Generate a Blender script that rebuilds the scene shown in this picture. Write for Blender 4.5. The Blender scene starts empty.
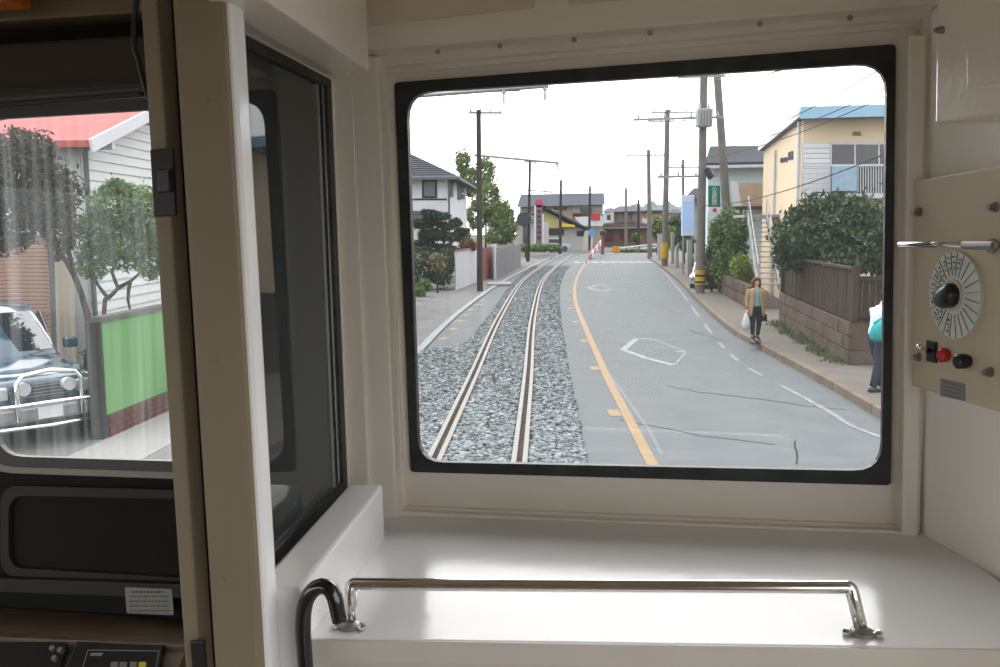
import bpy, bmesh, math, random
import numpy as np
from mathutils import Vector as V, Matrix as M, noise as mnoise
random.seed(7); np.random.seed(7)
C = bpy.context.scene.collection
SC = bpy.context.scene

# ------------------------------------------------------------------ camera, world, light, exposure
F = 900.0
HC = 3.0                                   # eye height above the street
def camdir(px, py): return V((px-500.0, -(py-333.5), -F))
down = camdir(560, 333.5+F*F/108.0).normalized()
upc = -down                                # world up, in camera axes
fwd = V((0,0,-1)); fwd = (fwd-upc*fwd.dot(upc)).normalized()
rgt = fwd.cross(upc).normalized()
R3 = M((rgt, fwd, upc))                    # camera axes -> world axes
cam = bpy.data.cameras.new('camera'); camo = bpy.data.objects.new('camera', cam); C.objects.link(camo)
cam.sensor_width = 36.0; cam.lens = 36.0*F/1000.0; cam.clip_start = .02; cam.clip_end = 3000
camo.matrix_world = M.Translation((0,0,HC)) @ R3.to_4x4()
SC.camera = camo
CAMP = V((0,0,HC))

W = bpy.data.worlds.new('sky'); SC.world = W; W.use_nodes = True
nt = W.node_tree; nt.nodes.clear()
wo = nt.nodes.new('ShaderNodeOutputWorld'); bg = nt.nodes.new('ShaderNodeBackground')
tc = nt.nodes.new('ShaderNodeTexCoord'); nz = nt.nodes.new('ShaderNodeTexNoise'); rp = nt.nodes.new('ShaderNodeValToRGB')
nz.inputs['Scale'].default_value = 1.6; nz.inputs['Detail'].default_value = 4
rp.color_ramp.elements[0].position = .3; rp.color_ramp.elements[0].color = (.86,.90,.97,1)
rp.color_ramp.elements[1].position = .7; rp.color_ramp.elements[1].color = (1,1,1,1)
nt.links.new(tc.outputs['Generated'], nz.inputs['Vector']); nt.links.new(nz.outputs['Fac'], rp.inputs['Fac'])
nt.links.new(rp.outputs['Color'], bg.inputs['Color']); nt.links.new(bg.outputs[0], wo.inputs['Surface'])
bg.inputs['Strength'].default_value = 1.0
sun = bpy.data.lights.new('sun','SUN'); sun.energy = 1.9; sun.angle = math.radians(110); sun.color = (1,.99,.97)
suno = bpy.data.objects.new('sun', sun); C.objects.link(suno)
suno.rotation_euler = (math.radians(-45), 0, math.radians(25))
SC.view_settings.view_transform = 'Standard'; SC.view_settings.look = 'None'
SC.view_settings.gamma = 1; SC.view_settings.use_curve_mapping = False
SC.view_settings.exposure = 1.72
SC.cycles.max_bounces = 10; SC.cycles.transparent_max_bounces = 24
SC.cycles.caustics_reflective = False; SC.cycles.caustics_refractive = False

# ------------------------------------------------------------------ pixel -> place
def ray(px, py): return (R3 @ camdir(px, py)).normalized()
def G(px, py, z=0.0):
    d = ray(px, py); return CAMP + d*((z-HC)/d.z)
def P(px, py, Y):
    d = ray(px, py); return CAMP + d*(Y/d.y)
class Plane:
    def __init__(s, o, u, n): s.o = o; s.n = n.normalized(); s.u = (u-s.n*u.dot(s.n)).normalized(); s.v = s.n.cross(s.u)
    def hit(s, px, py):
        d = ray(px, py); return CAMP + d*((s.o-CAMP).dot(s.n)/d.dot(s.n))
    def off(s, t): return Plane(s.o+s.n*t, s.u, s.n)
    def uv(s, p): q = p-s.o; return (q.dot(s.u), q.dot(s.v))
    def pt(s, a, b, t=0): return s.o+s.u*a+s.v*b+s.n*t

# ------------------------------------------------------------------ materials
MATS = {}; DIM = [1.0]
def mat(name, col, rough=.6, var=.0, scale=8, bump=0.0, metal=0, coat=0, col2=None, bscale=None, spec=.5, stretch=None, emit=None):
    if name in MATS: return MATS[name]
    col = tuple(c*DIM[0] for c in col); col2 = tuple(c*DIM[0] for c in col2) if col2 else None
    m = bpy.data.materials.new(name); m.use_nodes = True; t = m.node_tree
    b = t.nodes['Principled BSDF']
    b.inputs['Base Color'].default_value = (*col,1); b.inputs['Roughness'].default_value = rough
    b.inputs['Metallic'].default_value = metal; b.inputs['Coat Weight'].default_value = coat
    b.inputs['Specular IOR Level'].default_value = spec if (DIM[0] == 1 or rough < .45) else .06
    if var or col2 or bump:
        tc = t.nodes.new('ShaderNodeTexCoord'); mp = t.nodes.new('ShaderNodeMapping')
        t.links.new(tc.outputs['Object'], mp.inputs['Vector'])
        if stretch: mp.inputs['Scale'].default_value = stretch
        n = t.nodes.new('ShaderNodeTexNoise'); n.inputs['Scale'].default_value = scale; n.inputs['Detail'].default_value = 5
        t.links.new(mp.outputs[0], n.inputs['Vector'])
        if var or col2:
            r = t.nodes.new('ShaderNodeValToRGB'); c2 = col2 if col2 else tuple(c*(1+var) for c in col)
            c1 = col if col2 else tuple(c*(1-var) for c in col)
            r.color_ramp.elements[0].position = .32; r.color_ramp.elements[1].position = .68
            r.color_ramp.elements[0].color = (*c1,1); r.color_ramp.elements[1].color = (*c2,1)
            t.links.new(n.outputs['Fac'], r.inputs['Fac']); t.links.new(r.outputs[0], b.inputs['Base Color'])
        if bump:
            n2 = t.nodes.new('ShaderNodeTexNoise'); n2.inputs['Scale'].default_value = bscale or scale*4
            t.links.new(mp.outputs[0], n2.inputs['Vector'])
            bp = t.nodes.new('ShaderNodeBump'); bp.inputs['Strength'].default_value = bump; bp.inputs['Distance'].default_value = .02
            t.links.new(n2.outputs['Fac'], bp.inputs['Height']); t.links.new(bp.outputs[0], b.inputs['Normal'])
    MATS[name] = m; return m
def glassmat(name, refl=1.0, haze_dirt=0.02, tint=(1,1,1), streak=0.0, dcol=(.8,.85,.85)):
    m = bpy.data.materials.new(name); m.use_nodes = True; t = m.node_tree; t.nodes.clear()
    o = t.nodes.new('ShaderNodeOutputMaterial'); tr = t.nodes.new('ShaderNodeBsdfTransparent'); gl = t.nodes.new('ShaderNodeBsdfGlossy')
    tr.inputs[0].default_value = (*tint,1); gl.inputs['Roughness'].default_value = .02
    fr = t.nodes.new('ShaderNodeFresnel'); fr.inputs[0].default_value = 1.45
    mu = t.nodes.new('ShaderNodeMath'); mu.operation = 'MULTIPLY'; mu.inputs[1].default_value = refl
    t.links.new(fr.outputs[0], mu.inputs[0])
    mx = t.nodes.new('ShaderNodeMixShader'); t.links.new(mu.outputs[0], mx.inputs[0])
    t.links.new(tr.outputs[0], mx.inputs[1]); t.links.new(gl.outputs[0], mx.inputs[2])
    df = t.nodes.new('ShaderNodeBsdfTranslucent'); df.inputs[0].default_value = (*dcol,1)
    m2 = t.nodes.new('ShaderNodeMixShader'); m2.inputs[0].default_value = haze_dirt  # pale film mixed into the glass, for dirt and for distant haze
    if streak:
        tc = t.nodes.new('ShaderNodeTexCoord'); mp = t.nodes.new('ShaderNodeMapping'); mp.inputs['Scale'].default_value = (60,60,1.2)
        n = t.nodes.new('ShaderNodeTexNoise'); n.inputs['Scale'].default_value = 1.6; n.inputs['Detail'].default_value = 3
        mr = t.nodes.new('ShaderNodeMapRange'); mr.inputs[1].default_value = .42; mr.inputs[2].default_value = .75
        mr.inputs[3].default_value = haze_dirt; mr.inputs[4].default_value = streak
        t.links.new(tc.outputs['Object'], mp.inputs[0]); t.links.new(mp.outputs[0], n.inputs[0])
        t.links.new(n.outputs[0], mr.inputs[0]); t.links.new(mr.outputs[0], m2.inputs[0])
    t.links.new(mx.outputs[0], m2.inputs[1]); t.links.new(df.outputs[0], m2.inputs[2]); t.links.new(m2.outputs[0], o.inputs[0])
    MATS[name] = m; return m

# ------------------------------------------------------------------ mesh building (world coordinates)
class MB:
    def __init__(s): s.v = []; s.f = []
    def add(s, vs, fs):
        k = len(s.v); s.v += [V(p) for p in vs]; s.f += [tuple(i+k for i in f) for f in fs]; return s
    def box(s, c, size, rz=0, tilt=None):
        hx, hy, hz = [a/2 for a in size]; m = M.Rotation(rz,3,'Z')
        if tilt is not None: m = tilt
        c = V(c)
        return s.add([c+m@V((x,y,z)) for x in (-hx,hx) for y in (-hy,hy) for z in (-hz,hz)],
              [(0,1,3,2),(4,6,7,5),(0,4,5,1),(2,3,7,6),(0,2,6,4),(1,5,7,3)])
    def span(s, a, b, w, h, up=V((0,0,1))):        # a box from a to b, w wide, h high
        a = V(a); b = V(b); d = (b-a).normalized(); x = d.cross(up)
        if x.length < 1e-4: x = d.cross(V((0,1,0)))
        x.normalize(); z = x.cross(d)
        return s.add([p+x*i*w/2+z*j*h/2 for p in (a,b) for i,j in ((-1,-1),(1,-1),(1,1),(-1,1))],
              [(0,1,2,3),(7,6,5,4),(0,4,5,1),(1,5,6,2),(2,6,7,3),(3,7,4,0)])
    def prism(s, pts, vec):
        n = len(pts); vec = V(vec)
        return s.add([V(p) for p in pts]+[V(p)+vec for p in pts],
              [tuple(range(n))[::-1], tuple(range(n,2*n))]+[(i,(i+1)%n,n+(i+1)%n,n+i) for i in range(n)])
    def tube(s, pts, r, n=8, cap=True):
        pts = [V(p) for p in pts]; rr = r if isinstance(r,(list,tuple)) else [r]*len(pts); k = len(s.v); prev = None
        for i, p in enumerate(pts):
            a = pts[max(i-1,0)]; b = pts[min(i+1,len(pts)-1)]; d = (b-a).normalized()
            if prev is None:
                x = d.orthogonal().normalized()
            else:
                x = (prev-d*prev.dot(d)).normalized()
            prev = x; y = d.cross(x)
            for j in range(n):
                t = 2*math.pi*j/n; s.v.append(p+(x*math.cos(t)+y*math.sin(t))*rr[i])
        for i in range(len(pts)-1):
            for j in range(n): s.f.append((k+i*n+j, k+i*n+(j+1)%n, k+(i+1)*n+(j+1)%n, k+(i+1)*n+j))
        if cap:
            s.f.append(tuple(k+j for j in range(n))[::-1]); s.f.append(tuple(k+(len(pts)-1)*n+j for j in range(n)))
        return s
    def cyl(s, a, b, r, n=16, r2=None): return s.tube([a,b],[r, r if r2 is None else r2], n)
    def loft(s, rings, closed=True, cap=False):
        k = len(s.v); n = len(rings[0])
        for r in rings: s.v += [V(p) for p in r]
        for i in range(len(rings)-1):
            for j in range(n if closed else n-1): s.f.append((k+i*n+j, k+i*n+(j+1)%n, k+(i+1)*n+(j+1)%n, k+(i+1)*n+j))
        if cap: s.f.append(tuple(k+j for j in range(n))[::-1]); s.f.append(tuple(k+(len(rings)-1)*n+j for j in range(n)))
        return s
    def ball(s, c, r, nu=12, nv=8):
        rx,ry,rz = r if isinstance(r,(tuple,list)) else (r,r,r); c = V(c)
        return s.loft([[c+V((rx*math.sin(t)*math.cos(a), ry*math.sin(t)*math.sin(a), rz*math.cos(t))) for a in [2*math.pi*j/nu for j in range(nu)]] for t in [math.pi*max(.02,min(.98,i/nv)) for i in range(nv,-1,-1)]], cap=True)
    def frame(s, outer, inner, vec):               # two loops of equal count joined into a plate with a hole
        n = len(outer); vec = V(vec); k = len(s.v)
        s.v += [V(p) for p in outer]+[V(p) for p in inner]+[V(p)+vec for p in outer]+[V(p)+vec for p in inner]
        for i in range(n):
            j = (i+1)%n
            s.f += [(k+i,k+n+i,k+n+j,k+j),(k+2*n+i,k+2*n+j,k+3*n+j,k+3*n+i),(k+i,k+j,k+2*n+j,k+2*n+i),(k+n+i,k+3*n+i,k+3*n+j,k+n+j)]
        return s
XF = {}
def link(o, label=None, cat=None, group=None, kind=None):
    if label: o['label'] = label
    if cat: o['category'] = cat
    if group: o['group'] = group
    if kind: o['kind'] = kind
    return o
def root(name, loc, label, cat, group=None, rz=0, kind=None):
    o = bpy.data.objects.new(name, None); C.objects.link(o); o.empty_display_size = .2
    o.location = loc; o.rotation_euler = (0,0,rz); XF[o] = M.Translation(V(loc)) @ M.Rotation(rz,4,'Z')
    return link(o, label, cat, group, kind)
def ob(name, mb, mt, parent=None, label=None, cat=None, group=None, kind=None, bevel=0, smooth=False, base=None, subd=0):
    me = bpy.data.meshes.new(name); me.from_pydata(mb.v, [], mb.f)
    bm = bmesh.new(); bm.from_mesh(me); bmesh.ops.recalc_face_normals(bm, faces=bm.faces)
    if bevel: bmesh.ops.bevel(bm, geom=list(bm.edges), offset=bevel, segments=2, profile=.6, affect='EDGES', clamp_overlap=True)
    bm.to_mesh(me); bm.free()
    o = bpy.data.objects.new(name, me); C.objects.link(o)
    if parent is not None:
        x = XF[parent]; me.transform(x.inverted()); o.parent = parent; XF[o] = x
    else:
        if base is None:
            z0 = min(p.z for p in mb.v); n = len(mb.v); base = V((sum(p.x for p in mb.v)/n, sum(p.y for p in mb.v)/n, z0))
        me.transform(M.Translation(-V(base))); o.location = base; XF[o] = M.Translation(V(base))
    if mt is not None:
        me.materials.append(mt if not isinstance(mt,str) else MATS[mt])
    if smooth:
        for p in me.polygons: p.use_smooth = True
    if subd:
        md = o.modifiers.new('s','SUBSURF'); md.levels = subd; md.render_levels = subd
    return link(o, label, cat, group, kind)
def struct(name, mb, mt, parent=None, **k):
    return ob(name, mb, mt, parent, kind=None if parent else 'structure', **k)
def dup(o, parent=None, loc=None, rz=None, label=None):
    c = o.copy(); C.objects.link(c); c.parent = parent
    if loc is not None: c.location = loc
    if rz is not None: c.rotation_euler = (0,0,rz)
    if label: c['label'] = label
    for ch in list(o.children): dup(ch, c)
    return c
def shared(name, mesh, parent, loc, rot=None, scale=None):    # another piece that shares a mesh
    o = bpy.data.objects.new(name, mesh); C.objects.link(o); o.parent = parent; o.location = loc
    if rot: o.rotation_euler = rot
    if scale: o.scale = scale
    return o
def rquad(c4, r, n=6):       # rounded corners in 2D plane coordinates; c4 anticlockwise; n points per corner
    out = []
    for i in range(4):
        p = V(c4[i]); a = V(c4[i-1]); b = V(c4[(i+1)%4])
        da = (a-p).normalized(); db = (b-p).normalized()
        for k in range(n):
            t = k/(n-1) if n > 1 else .5
            q0 = p+da*r; q1 = p+db*r
            out.append(q0*(1-t)**2+p*2*t*(1-t)+q1*t*t)
    return out
def catmull(pts, step):
    pts = [V(p) for p in pts]; pts = [pts[0]*2-pts[1]]+pts+[pts[-1]*2-pts[-2]]; out = []
    for i in range(1, len(pts)-2):
        p0,p1,p2,p3 = pts[i-1:i+3]; n = max(2,int((p2-p1).length/step))
        for k in range(n):
            t = k/n
            out.append(.5*((2*p1)+(p2-p0)*t+(2*p0-5*p1+4*p2-p3)*t*t+(3*p1-p0-3*p2+p3)*t**3))
    out.append(pts[-2]); return out
def sideoff(pts, d, z=None):    # shift a path to its right by d
    out = []
    for i,p in enumerate(pts):
        t = (pts[min(i+1,len(pts)-1)]-pts[max(i-1,0)]); t.z = 0; t.normalize()
        q = p+V((t.y,-t.x,0))*d
        if z is not None: q.z = z
        out.append(q)
    return out
def ribbon(mb, A, B, z0, z1=None):     # strip between two paths with equal counts
    k = len(mb.v); n = len(A)
    for a,b in zip(A,B): mb.v += [V((a.x,a.y,z0)), V((b.x,b.y,z0 if z1 is None else z1))]
    for i in range(n-1): mb.f.append((k+2*i,k+2*i+1,k+2*i+3,k+2*i+2))
    return mb
# ------------------------------------------------------------------ the cab
cream = mat('cream_paint', (.76,.70,.61), .30, var=.04, scale=3, bump=.06, bscale=40, coat=.3)
white = mat('white_paint', (.84,.84,.84), .16, var=.03, scale=2.5, bump=.02, bscale=30, spec=.27)
ivory = mat('ivory_paint', (.62,.54,.42), .38, var=.05, scale=4, bump=.05, bscale=40)
rubber = mat('black_rubber', (.020,.022,.020), .5, var=.5, scale=25, bump=.08)
dullmetal = mat('dull_metal', (.32,.31,.29), .45, var=.2, scale=20, metal=.8)
chrome = mat('chrome', (.78,.77,.74), .12, metal=1, var=.06, scale=30)
darkcab = mat('shaded_cab_paint', (.016,.016,.014), .8, spec=.15, var=.15, scale=6)  # darkness of the driver's cab put into the wall colour
blackpl = mat('black_plastic', (.012,.012,.013), .3)
woodm = mat('worn_brown_wood', (.07,.045,.025), .5, col2=(.13,.09,.055), scale=5, stretch=(3,14,3))
glassm = glassmat('window_glass', 1.0, .010)
glassd = glassmat('dusty_window_glass', .12, .008, streak=.05)
glassp = glassmat('partition_glass', 1.0, .015, tint=(.80,.84,.82))

UPC = (R3 @ -camdir(780, 9500)).normalized()          # the cab leans slightly against the street
dF = ray(-3600, 385); uF = -(dF-UPC*dF.dot(UPC)).normalized()     # along the windscreen wall, to the right
dL = ray(617, 223); fL = (dL-UPC*dL.dot(UPC)).normalized()
dR = ray(420, 243); fR = (dR-UPC*dR.dot(UPC)).normalized()
oF = P(650, 480, 1.22)
nF = uF.cross(UPC); nF = -nF if nF.y > 0 else nF       # towards the camera
PF = Plane(oF, uF, nF)
PF.v = UPC.copy(); PF.u = uF.copy()
oL = PF.hit(368, 300); nL = fL.cross(UPC); nL = nL if nL.x > 0 else -nL
PL = Plane(oL, fL, nL); PL.u = fL.copy(); PL.v = UPC.copy()
oR = PF.hit(917, 300); nR = fR.cross(UPC); nR = nR if nR.x < 0 else -nR
PR = Plane(oR, fR, nR); PR.u = fR.copy(); PR.v = UPC.copy()
PS = Plane(PF.hit(650, 519), uF, UPC)                  # shelf top
oE = PL.hit(222, 300); nE = -fL
PE = Plane(oE, fL.cross(UPC).normalized(), nE); PE.u = nL.copy(); PE.v = UPC.copy()

def loop(pl, px4, r, n=6):
    c = [V((*pl.uv(pl.hit(*p)),)) for p in px4]
    return [pl.pt(q.x, q.y) for q in rquad(c, r, n)]
def plate(pl, outer_px, inner_px, t, r_in, r_out=0.0005, off=0, inner_pl=None):
    q = pl.off(off); return MB().frame(loop(q, outer_px, r_out), loop(q, inner_px, r_in), q.n*t)
def slab(pl, px, t, off=0):
    q = pl.off(off); return MB().prism([q.hit(*p) for p in px], q.n*t)

RW = [(409,94),(885,64),(880,469),(421,460)]          # clear glass of the right windscreen
# wall plate with the right windscreen opening; extends above and below out of view
wf = MB()
wf.frame(loop(PF, [(366,-90),(940,-160),(925,760),(374,720)], .0005), loop(PF, [(404,90),(889,57),(884,475),(417,466)], .03), PF.n*-.010)
wall_front = struct('wall_front', wf, cream)
g = plate(PF, [(397,84),(894,46),(889,483),(413,470)], RW, .012, .037, .006, off=-.006)
ob('gasket', g, rubber, wall_front, smooth=False)
gl = MB().prism(loop(PF.off(-.012), [(406,91),(888,60),(883,472),(418,463)], .03), PF.n*-.005)
struct('window_1', gl, glassm)
# raised surround
tr = plate(PF, [(364,56),(937,2),(914,552),(386,522)], [(383,70),(919,22),(903,528),(404,507)], .022, .001, .001)
struct('trim_1', tr, cream, bevel=.002)
tr = plate(PF, [(370,62),(927,12),(909,540),(396,515)], [(386,75),(914,28),(901,524),(406,505)], .008, .001, .001)
struct('trim_2', tr, cream, bevel=.002)
# header box over the windscreen with two hatch outlines
q = PF.off(.06)
hd = MB().prism([q.hit(352,52),q.hit(940,3),q.hit(960,-160),q.hit(350,-90)], PF.n*-.06)
header = struct('trim_3', hd, cream, bevel=.003)
for a in ([(362,-40),(536,-60),(534,8),(370,26)], [(566,-60),(900,-90),(900,-22),(568,5)]):
    ob('hatch_panel', slab(q, a, .003), ivory, header, bevel=.001)
for px,py in ((438,40),(500,34),(574,28),(650,21),(760,12),(850,6)):
    c = q.hit(px,py+12); ob('screw', MB().cyl(c, c+PF.n*.0015, .0035, 10), dullmetal, header)
# left plate: driver's windscreen
DW = [(-26,118),(273,100),(287,467),(-4,457)]
dl = MB().frame(loop(PF, [(-420,-40),(372,-90),(372,800),(-420,800)], .0005), loop(PF, DW, .05), PF.n*-.010)
wall_left_front = struct('wall_front', dl, darkcab)
ob('gasket', plate(PF, [(-34,110),(279,90),(295,476),(-12,466)], [(-20,121),(270,104),(283,463),(1,454.5)], .010, .05, .06, off=-.004), mat('aluminium_gasket',(.06,.06,.057),.5,metal=.3), wall_left_front)
ob('metal_rim', plate(PF, [(-39,104),(284,84),(301,482),(-17,471)], [(-33,110),(278,90),(294,475),(-11,465)], .007, .055, .06), mat('dull_rim',(.22,.21,.19),.5,metal=.6), wall_left_front)
struct('window_2', MB().prism(loop(PF.off(-.012), DW, .05), PF.n*-.005), glassd)
# recessed panel below it
rim = plate(PF, [(4,484),(300,492),(300,594),(4,575)], [(12,494),(292,500),(292,582),(12,566)], .008, .03, .035)
ob('panel_border', rim, mat('dark_border_metal',(.022,.02,.017),.7), wall_left_front)
ob('ledge_strip', slab(PF, [(-60,572),(330,584),(330,598),(-60,586)], .02), mat('dark_border_metal',(0,0,0)), wall_left_front, bevel=.002)
ob('ledge_strip', slab(PF, [(-60,100),(150,84),(150,97),(-60,113)], .03), mat('dark_border_metal',(0,0,0)), wall_left_front, bevel=.002)
# sticker
st = MB().prism(loop(PF.off(.021), [(125,587),(172,589),(174,615),(127,613)], .004), PF.n*.0008)
sticker = ob('notice_sticker', st, mat('pale_sticker',(.28,.27,.24),.5), label='small white printed notice sticker on the dark wall under the driver window', cat='sticker')
lines = MB(); ql = PF.off(.0222)
for k,(a,b) in enumerate(((132,163),(130,168),(130,168),(130,169),(130,170))):
    y = 591+k*4.8
    x = a
    while x < b:
        w = random.uniform(1.5,5); lines.prism([ql.hit(x,y+k*.05),ql.hit(min(x+w,b),y+.1),ql.hit(min(x+w,b),y+(1.8 if k==0 else 1.1)),ql.hit(x,y+(1.8 if k==0 else 1.0))], PF.n*.0003); x += w+1
ob('printed_text', lines, mat('grey_ink',(.07,.06,.06),.6), sticker)
# sun blind housing over the driver's windscreen
bl = MB(); q = PF.off(.05); bl.prism([q.hit(-120,52),q.hit(172,32),q.hit(172,86),q.hit(-120,108)], PF.n*-.05)
blind = ob('sun_blind', bl, mat('dark_brown_blind',(.028,.02,.012),.7,var=.1), label='dark brown rolled sun blind above the driver windscreen', cat='blind', bevel=.006, base=q.hit(20,75))
ob('blind_rail', MB().span(q.hit(-120,100), q.hit(172,80), .012, .008, UPC), mat('dark_border_metal',(0,0,0)), blind)
ob('orange_cover', MB(), rubber) if False else None
ob('orange_box', slab(PF.off(.08), [(-60,-50),(32,-58),(32,10),(-60,15)], .05), mat('orange_plastic',(.50,.13,.02),.5), label='orange box under the ceiling at the top left corner', cat='box', bevel=.004)
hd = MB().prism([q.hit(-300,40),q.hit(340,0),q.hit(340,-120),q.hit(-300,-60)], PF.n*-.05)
struct('trim_4', hd, mat('dim_cream',(.15,.115,.07),.5,var=.05), bevel=.003)  # cream darkened in its colour to keep the driver's cab dim
c = []
for t in range(13):
    a = t/12; x = 140-9*math.sin(a*math.pi*.95)+ (10*a if a>.6 else 6*a); c.append(PE.off(-.03).hit(x, -20+a*118))
ob('hanging_cable', MB().tube(c, .0028, 8), blackpl, label='thin black cable bowed beside the door jamb above the driver window', cat='cable', smooth=True)

# ---- left partition with its window
q = PL.off(-.032)
lw = MB().frame([p-PL.n*.032 for p in loop(PL, [(208,-260),(382,-60),(388,740),(283,1000)], .0005)], loop(q, [(208,16),(329,79),(346,488),(244,610)], .002), PL.n*.032)
wall_left = struct('wall_left', lw, cream)
ob('gasket', plate(PL, [(206,18),(327.5,79),(344.5,490),(242,596)], [(214,32),(323.5,86),(340,482),(250,573)], .005, .004, .004, off=-.032), rubber, wall_left)
struct('window_3', MB().prism(loop(PL.off(-.033), [(206,20),(327,80),(344,489),(240,590)], .003), PL.n*-.004), glassp)
ob('window_bead', plate(PL, [(206,8),(330.5,76),(347.5,492),(240,604)], [(214,20),(327.5,80),(344.3,488),(250,589)], .006, .001, .001, off=-.032), cream, wall_left)
q = PL.off(.055)
E0 = q.hit(363,67)+fL*.03; E1 = E0-fL*.37
bm_ = MB().prism([E0,E1,E1+UPC*.4,E0+UPC*.4], PL.n*-.05)
struct('trim_5', bm_, cream, bevel=.003)
# sill box along the partition
top1, top2 = PL.hit(345,489), PL.hit(270,572)
d = (top2-top1).normalized(); top2 = top1+d*.30
sb = MB().prism([top1-d*.02, top2, top2-UPC*.35, top1-d*.02-UPC*.35], PL.n*.046)
struct('trim_6', sb, white, bevel=.004)
# jamb strips in the far corner
a = PF.hit(352,60); 
def vert(pl, x0, x1, y0, y1, t, off=0):
    sl = lambda y: .0
    q = pl.off(off); A = q.hit(x0,y0); B = q.hit(x1,y0); h = (q.hit(x0,y1)-A).dot(UPC)
    return MB().prism([A,B,B+UPC*h,A+UPC*h], q.n*t)
struct('trim_7', vert(PL, 356, 367, 60, 520, .010), cream, bevel=.002)
struct('trim_8', vert(PF.off(.0), 350, 386, 60, 530, .034), cream, bevel=.003)
# end post of the partition and the door leaf behind the gap
A,B = PE.hit(170,0), PE.hit(222,0)
hgt = 1.5
lo = (PS.o-PE.o).dot(UPC)-.5
def evert(x0, x1, depth, off, up=.7, dn=.9, ref=0):
    q = PE.off(off); A = q.hit(x0,ref); B = q.hit(x1,ref)
    return MB().prism([A+UPC*up,B+UPC*up,B-UPC*dn,A-UPC*dn], -q.n*depth)
post = evert(171, 223, .050, 0)
ochre = mat('dim_yellow_cream_paint', (.22,.18,.115), .5, var=.06, scale=4, bump=.05, bscale=40)  # yellower cream, darkened in colour for the weak light on rear-facing faces
struct('trim_9', post, ochre, bevel=.006)
cor = evert(212, 239, .034, -.012); 
struct('trim_10', evert(214, 230, .036, -.006), white, bevel=.008)
struct('trim_11', evert(216, 231.5, .018, -.030), white, bevel=.004)
# door leaf edge left of the dark gap
dr = root('sliding_door', PE.off(-.02).hit(150,667), 'cream edge of the sliding cab door beside the dark gap, with a black latch plate', 'door')
ob('door_edge', evert(140, 157, .030, -.012), ochre, dr, bevel=.003)
ob('gap_dark_strip', evert(157, 173, .020, -.040), rubber, dr)  # black strip put in for the shade inside the door gap
ql = PE.off(-.009)
lp = MB().prism([ql.hit(152,150),ql.hit(175,148),ql.hit(178,216),ql.hit(156,217)], PE.n*.004)
latch = ob('latch_plate', lp, mat('dark_latch_metal',(.02,.018,.016),.35,metal=.4), dr, bevel=.001)
ob('latch_bolt', MB().prism([ql.off(.004).hit(160,170),ql.off(.004).hit(172,169),ql.off(.004).hit(173,192),ql.off(.004).hit(161,193)], PE.n*.006), blackpl, latch, bevel=.001)
ob('lower_latch', MB().prism([ql.hit(192,640),ql.hit(206,640),ql.hit(209,680),ql.hit(195,680)], PE.n*.004), blackpl, dr, bevel=.001)
for px,py in ((205,100),(214,360),(221,580)):
    c = PE.hit(px,py); struct('screw', MB().cyl(c, c+PE.n*.001, .0035, 12), ochre)

# ---- shelf
sh = root('shelf', PS.hit(650,600), 'glossy white painted shelf under the right windscreen', 'shelf')
q = PS
t_ = [PS.hit(340,505),PS.hit(920,528),PS.hit(1180,720),PS.hit(1150,653.5),PS.hit(250,639)]
t_ = [PS.hit(330,500),PS.hit(925,524),PS.hit(1090,650),PS.hit(260,638)]
ob('shelf_top', MB().prism(t_, -UPC*.020), white, sh, bevel=.0025)
A,B = PS.hit(260,638), PS.hit(1090,650); bk = PF.n*-.012
fa = MB().prism([A-UPC*.020+bk, B-UPC*.020+bk, B-UPC*.40+bk, A-UPC*.40+bk], PF.n*-.02)
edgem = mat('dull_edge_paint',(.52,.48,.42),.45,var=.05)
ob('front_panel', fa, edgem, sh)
ob('nosing', MB().prism([A+PF.n*.0,B+PF.n*.0,B-UPC*.022,A-UPC*.022], PF.n*.004), edgem, sh, bevel=.001)
ob('edge_strip', MB().span(PS.hit(330,511)+PF.n*0, PS.hit(915,533), .010, .006, UPC), cream, sh, bevel=.001)
ob('side_strip', MB().span(PR.off(.006).hit(905,546), PR.off(.006).hit(1110,672), .014, .012, UPC), white, sh, bevel=.002)

# ---- right wall, panel, cabinet
rw = MB().prism([PR.hit(917,-30)+UPC*.3, PR.hit(917,560)-UPC*.3, PR.hit(1300,700)-UPC*.3, PR.hit(1300,-400)+UPC*.1], -PR.n*.03)
struct('wall_right', rw, mat('lit_cream_paint',(.86,.82,.75),.35,var=.03,scale=3,bump=.05,bscale=40))  # brighter copy of the cream, standing in for light on this wall
struct('trim_12', vert(PR, 918, 929, 40, 545, .006), cream, bevel=.002)
struct('trim_13', vert(PF, 903, 921, 40, 548, .030), cream, bevel=.003)
q = PR.off(.085)
cb = MB().prism([q.hit(935,124),q.hit(1010,113),q.hit(1060,-160),q.hit(938,-60)], -PR.n*.085)
cab = ob('wall_cabinet', cb, cream, bevel=.003, label='cream metal cabinet high on the right wall', cat='cabinet')
ob('door', MB().prism([q.hit(970,87),q.hit(1040,76),q.hit(1040,-80),q.hit(966,-60)], PR.n*.003), cream, cab, bevel=.001)
c = PR.off(.0).hit(944,31); 
c = q.hit(943,30); ob('knob', MB().cyl(c, c+PR.n*.006, .0035, 14).cyl(c+PR.n*.006,c+PR.n*.009,.0025,14), dullmetal, cab, smooth=False)
q = PR.off(.022)
pb = MB().prism([q.hit(914,181),q.hit(1075,152),q.hit(1075,436),q.hit(912,386)], -PR.n*.022)
pan = ob('control_panel', pb, mat('beige_panel',(.56,.47,.33),.45,var=.04,scale=6), bevel=.002, label='beige destination control panel with round dial on the right wall', cat='control panel')
def disc(mb, pl, px, py, r, t, n=40, off=0):
    c = pl.off(off).hit(px,py); return mb.cyl(c, c+pl.n*t, r, n)
cx, cy = 957, 295
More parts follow.
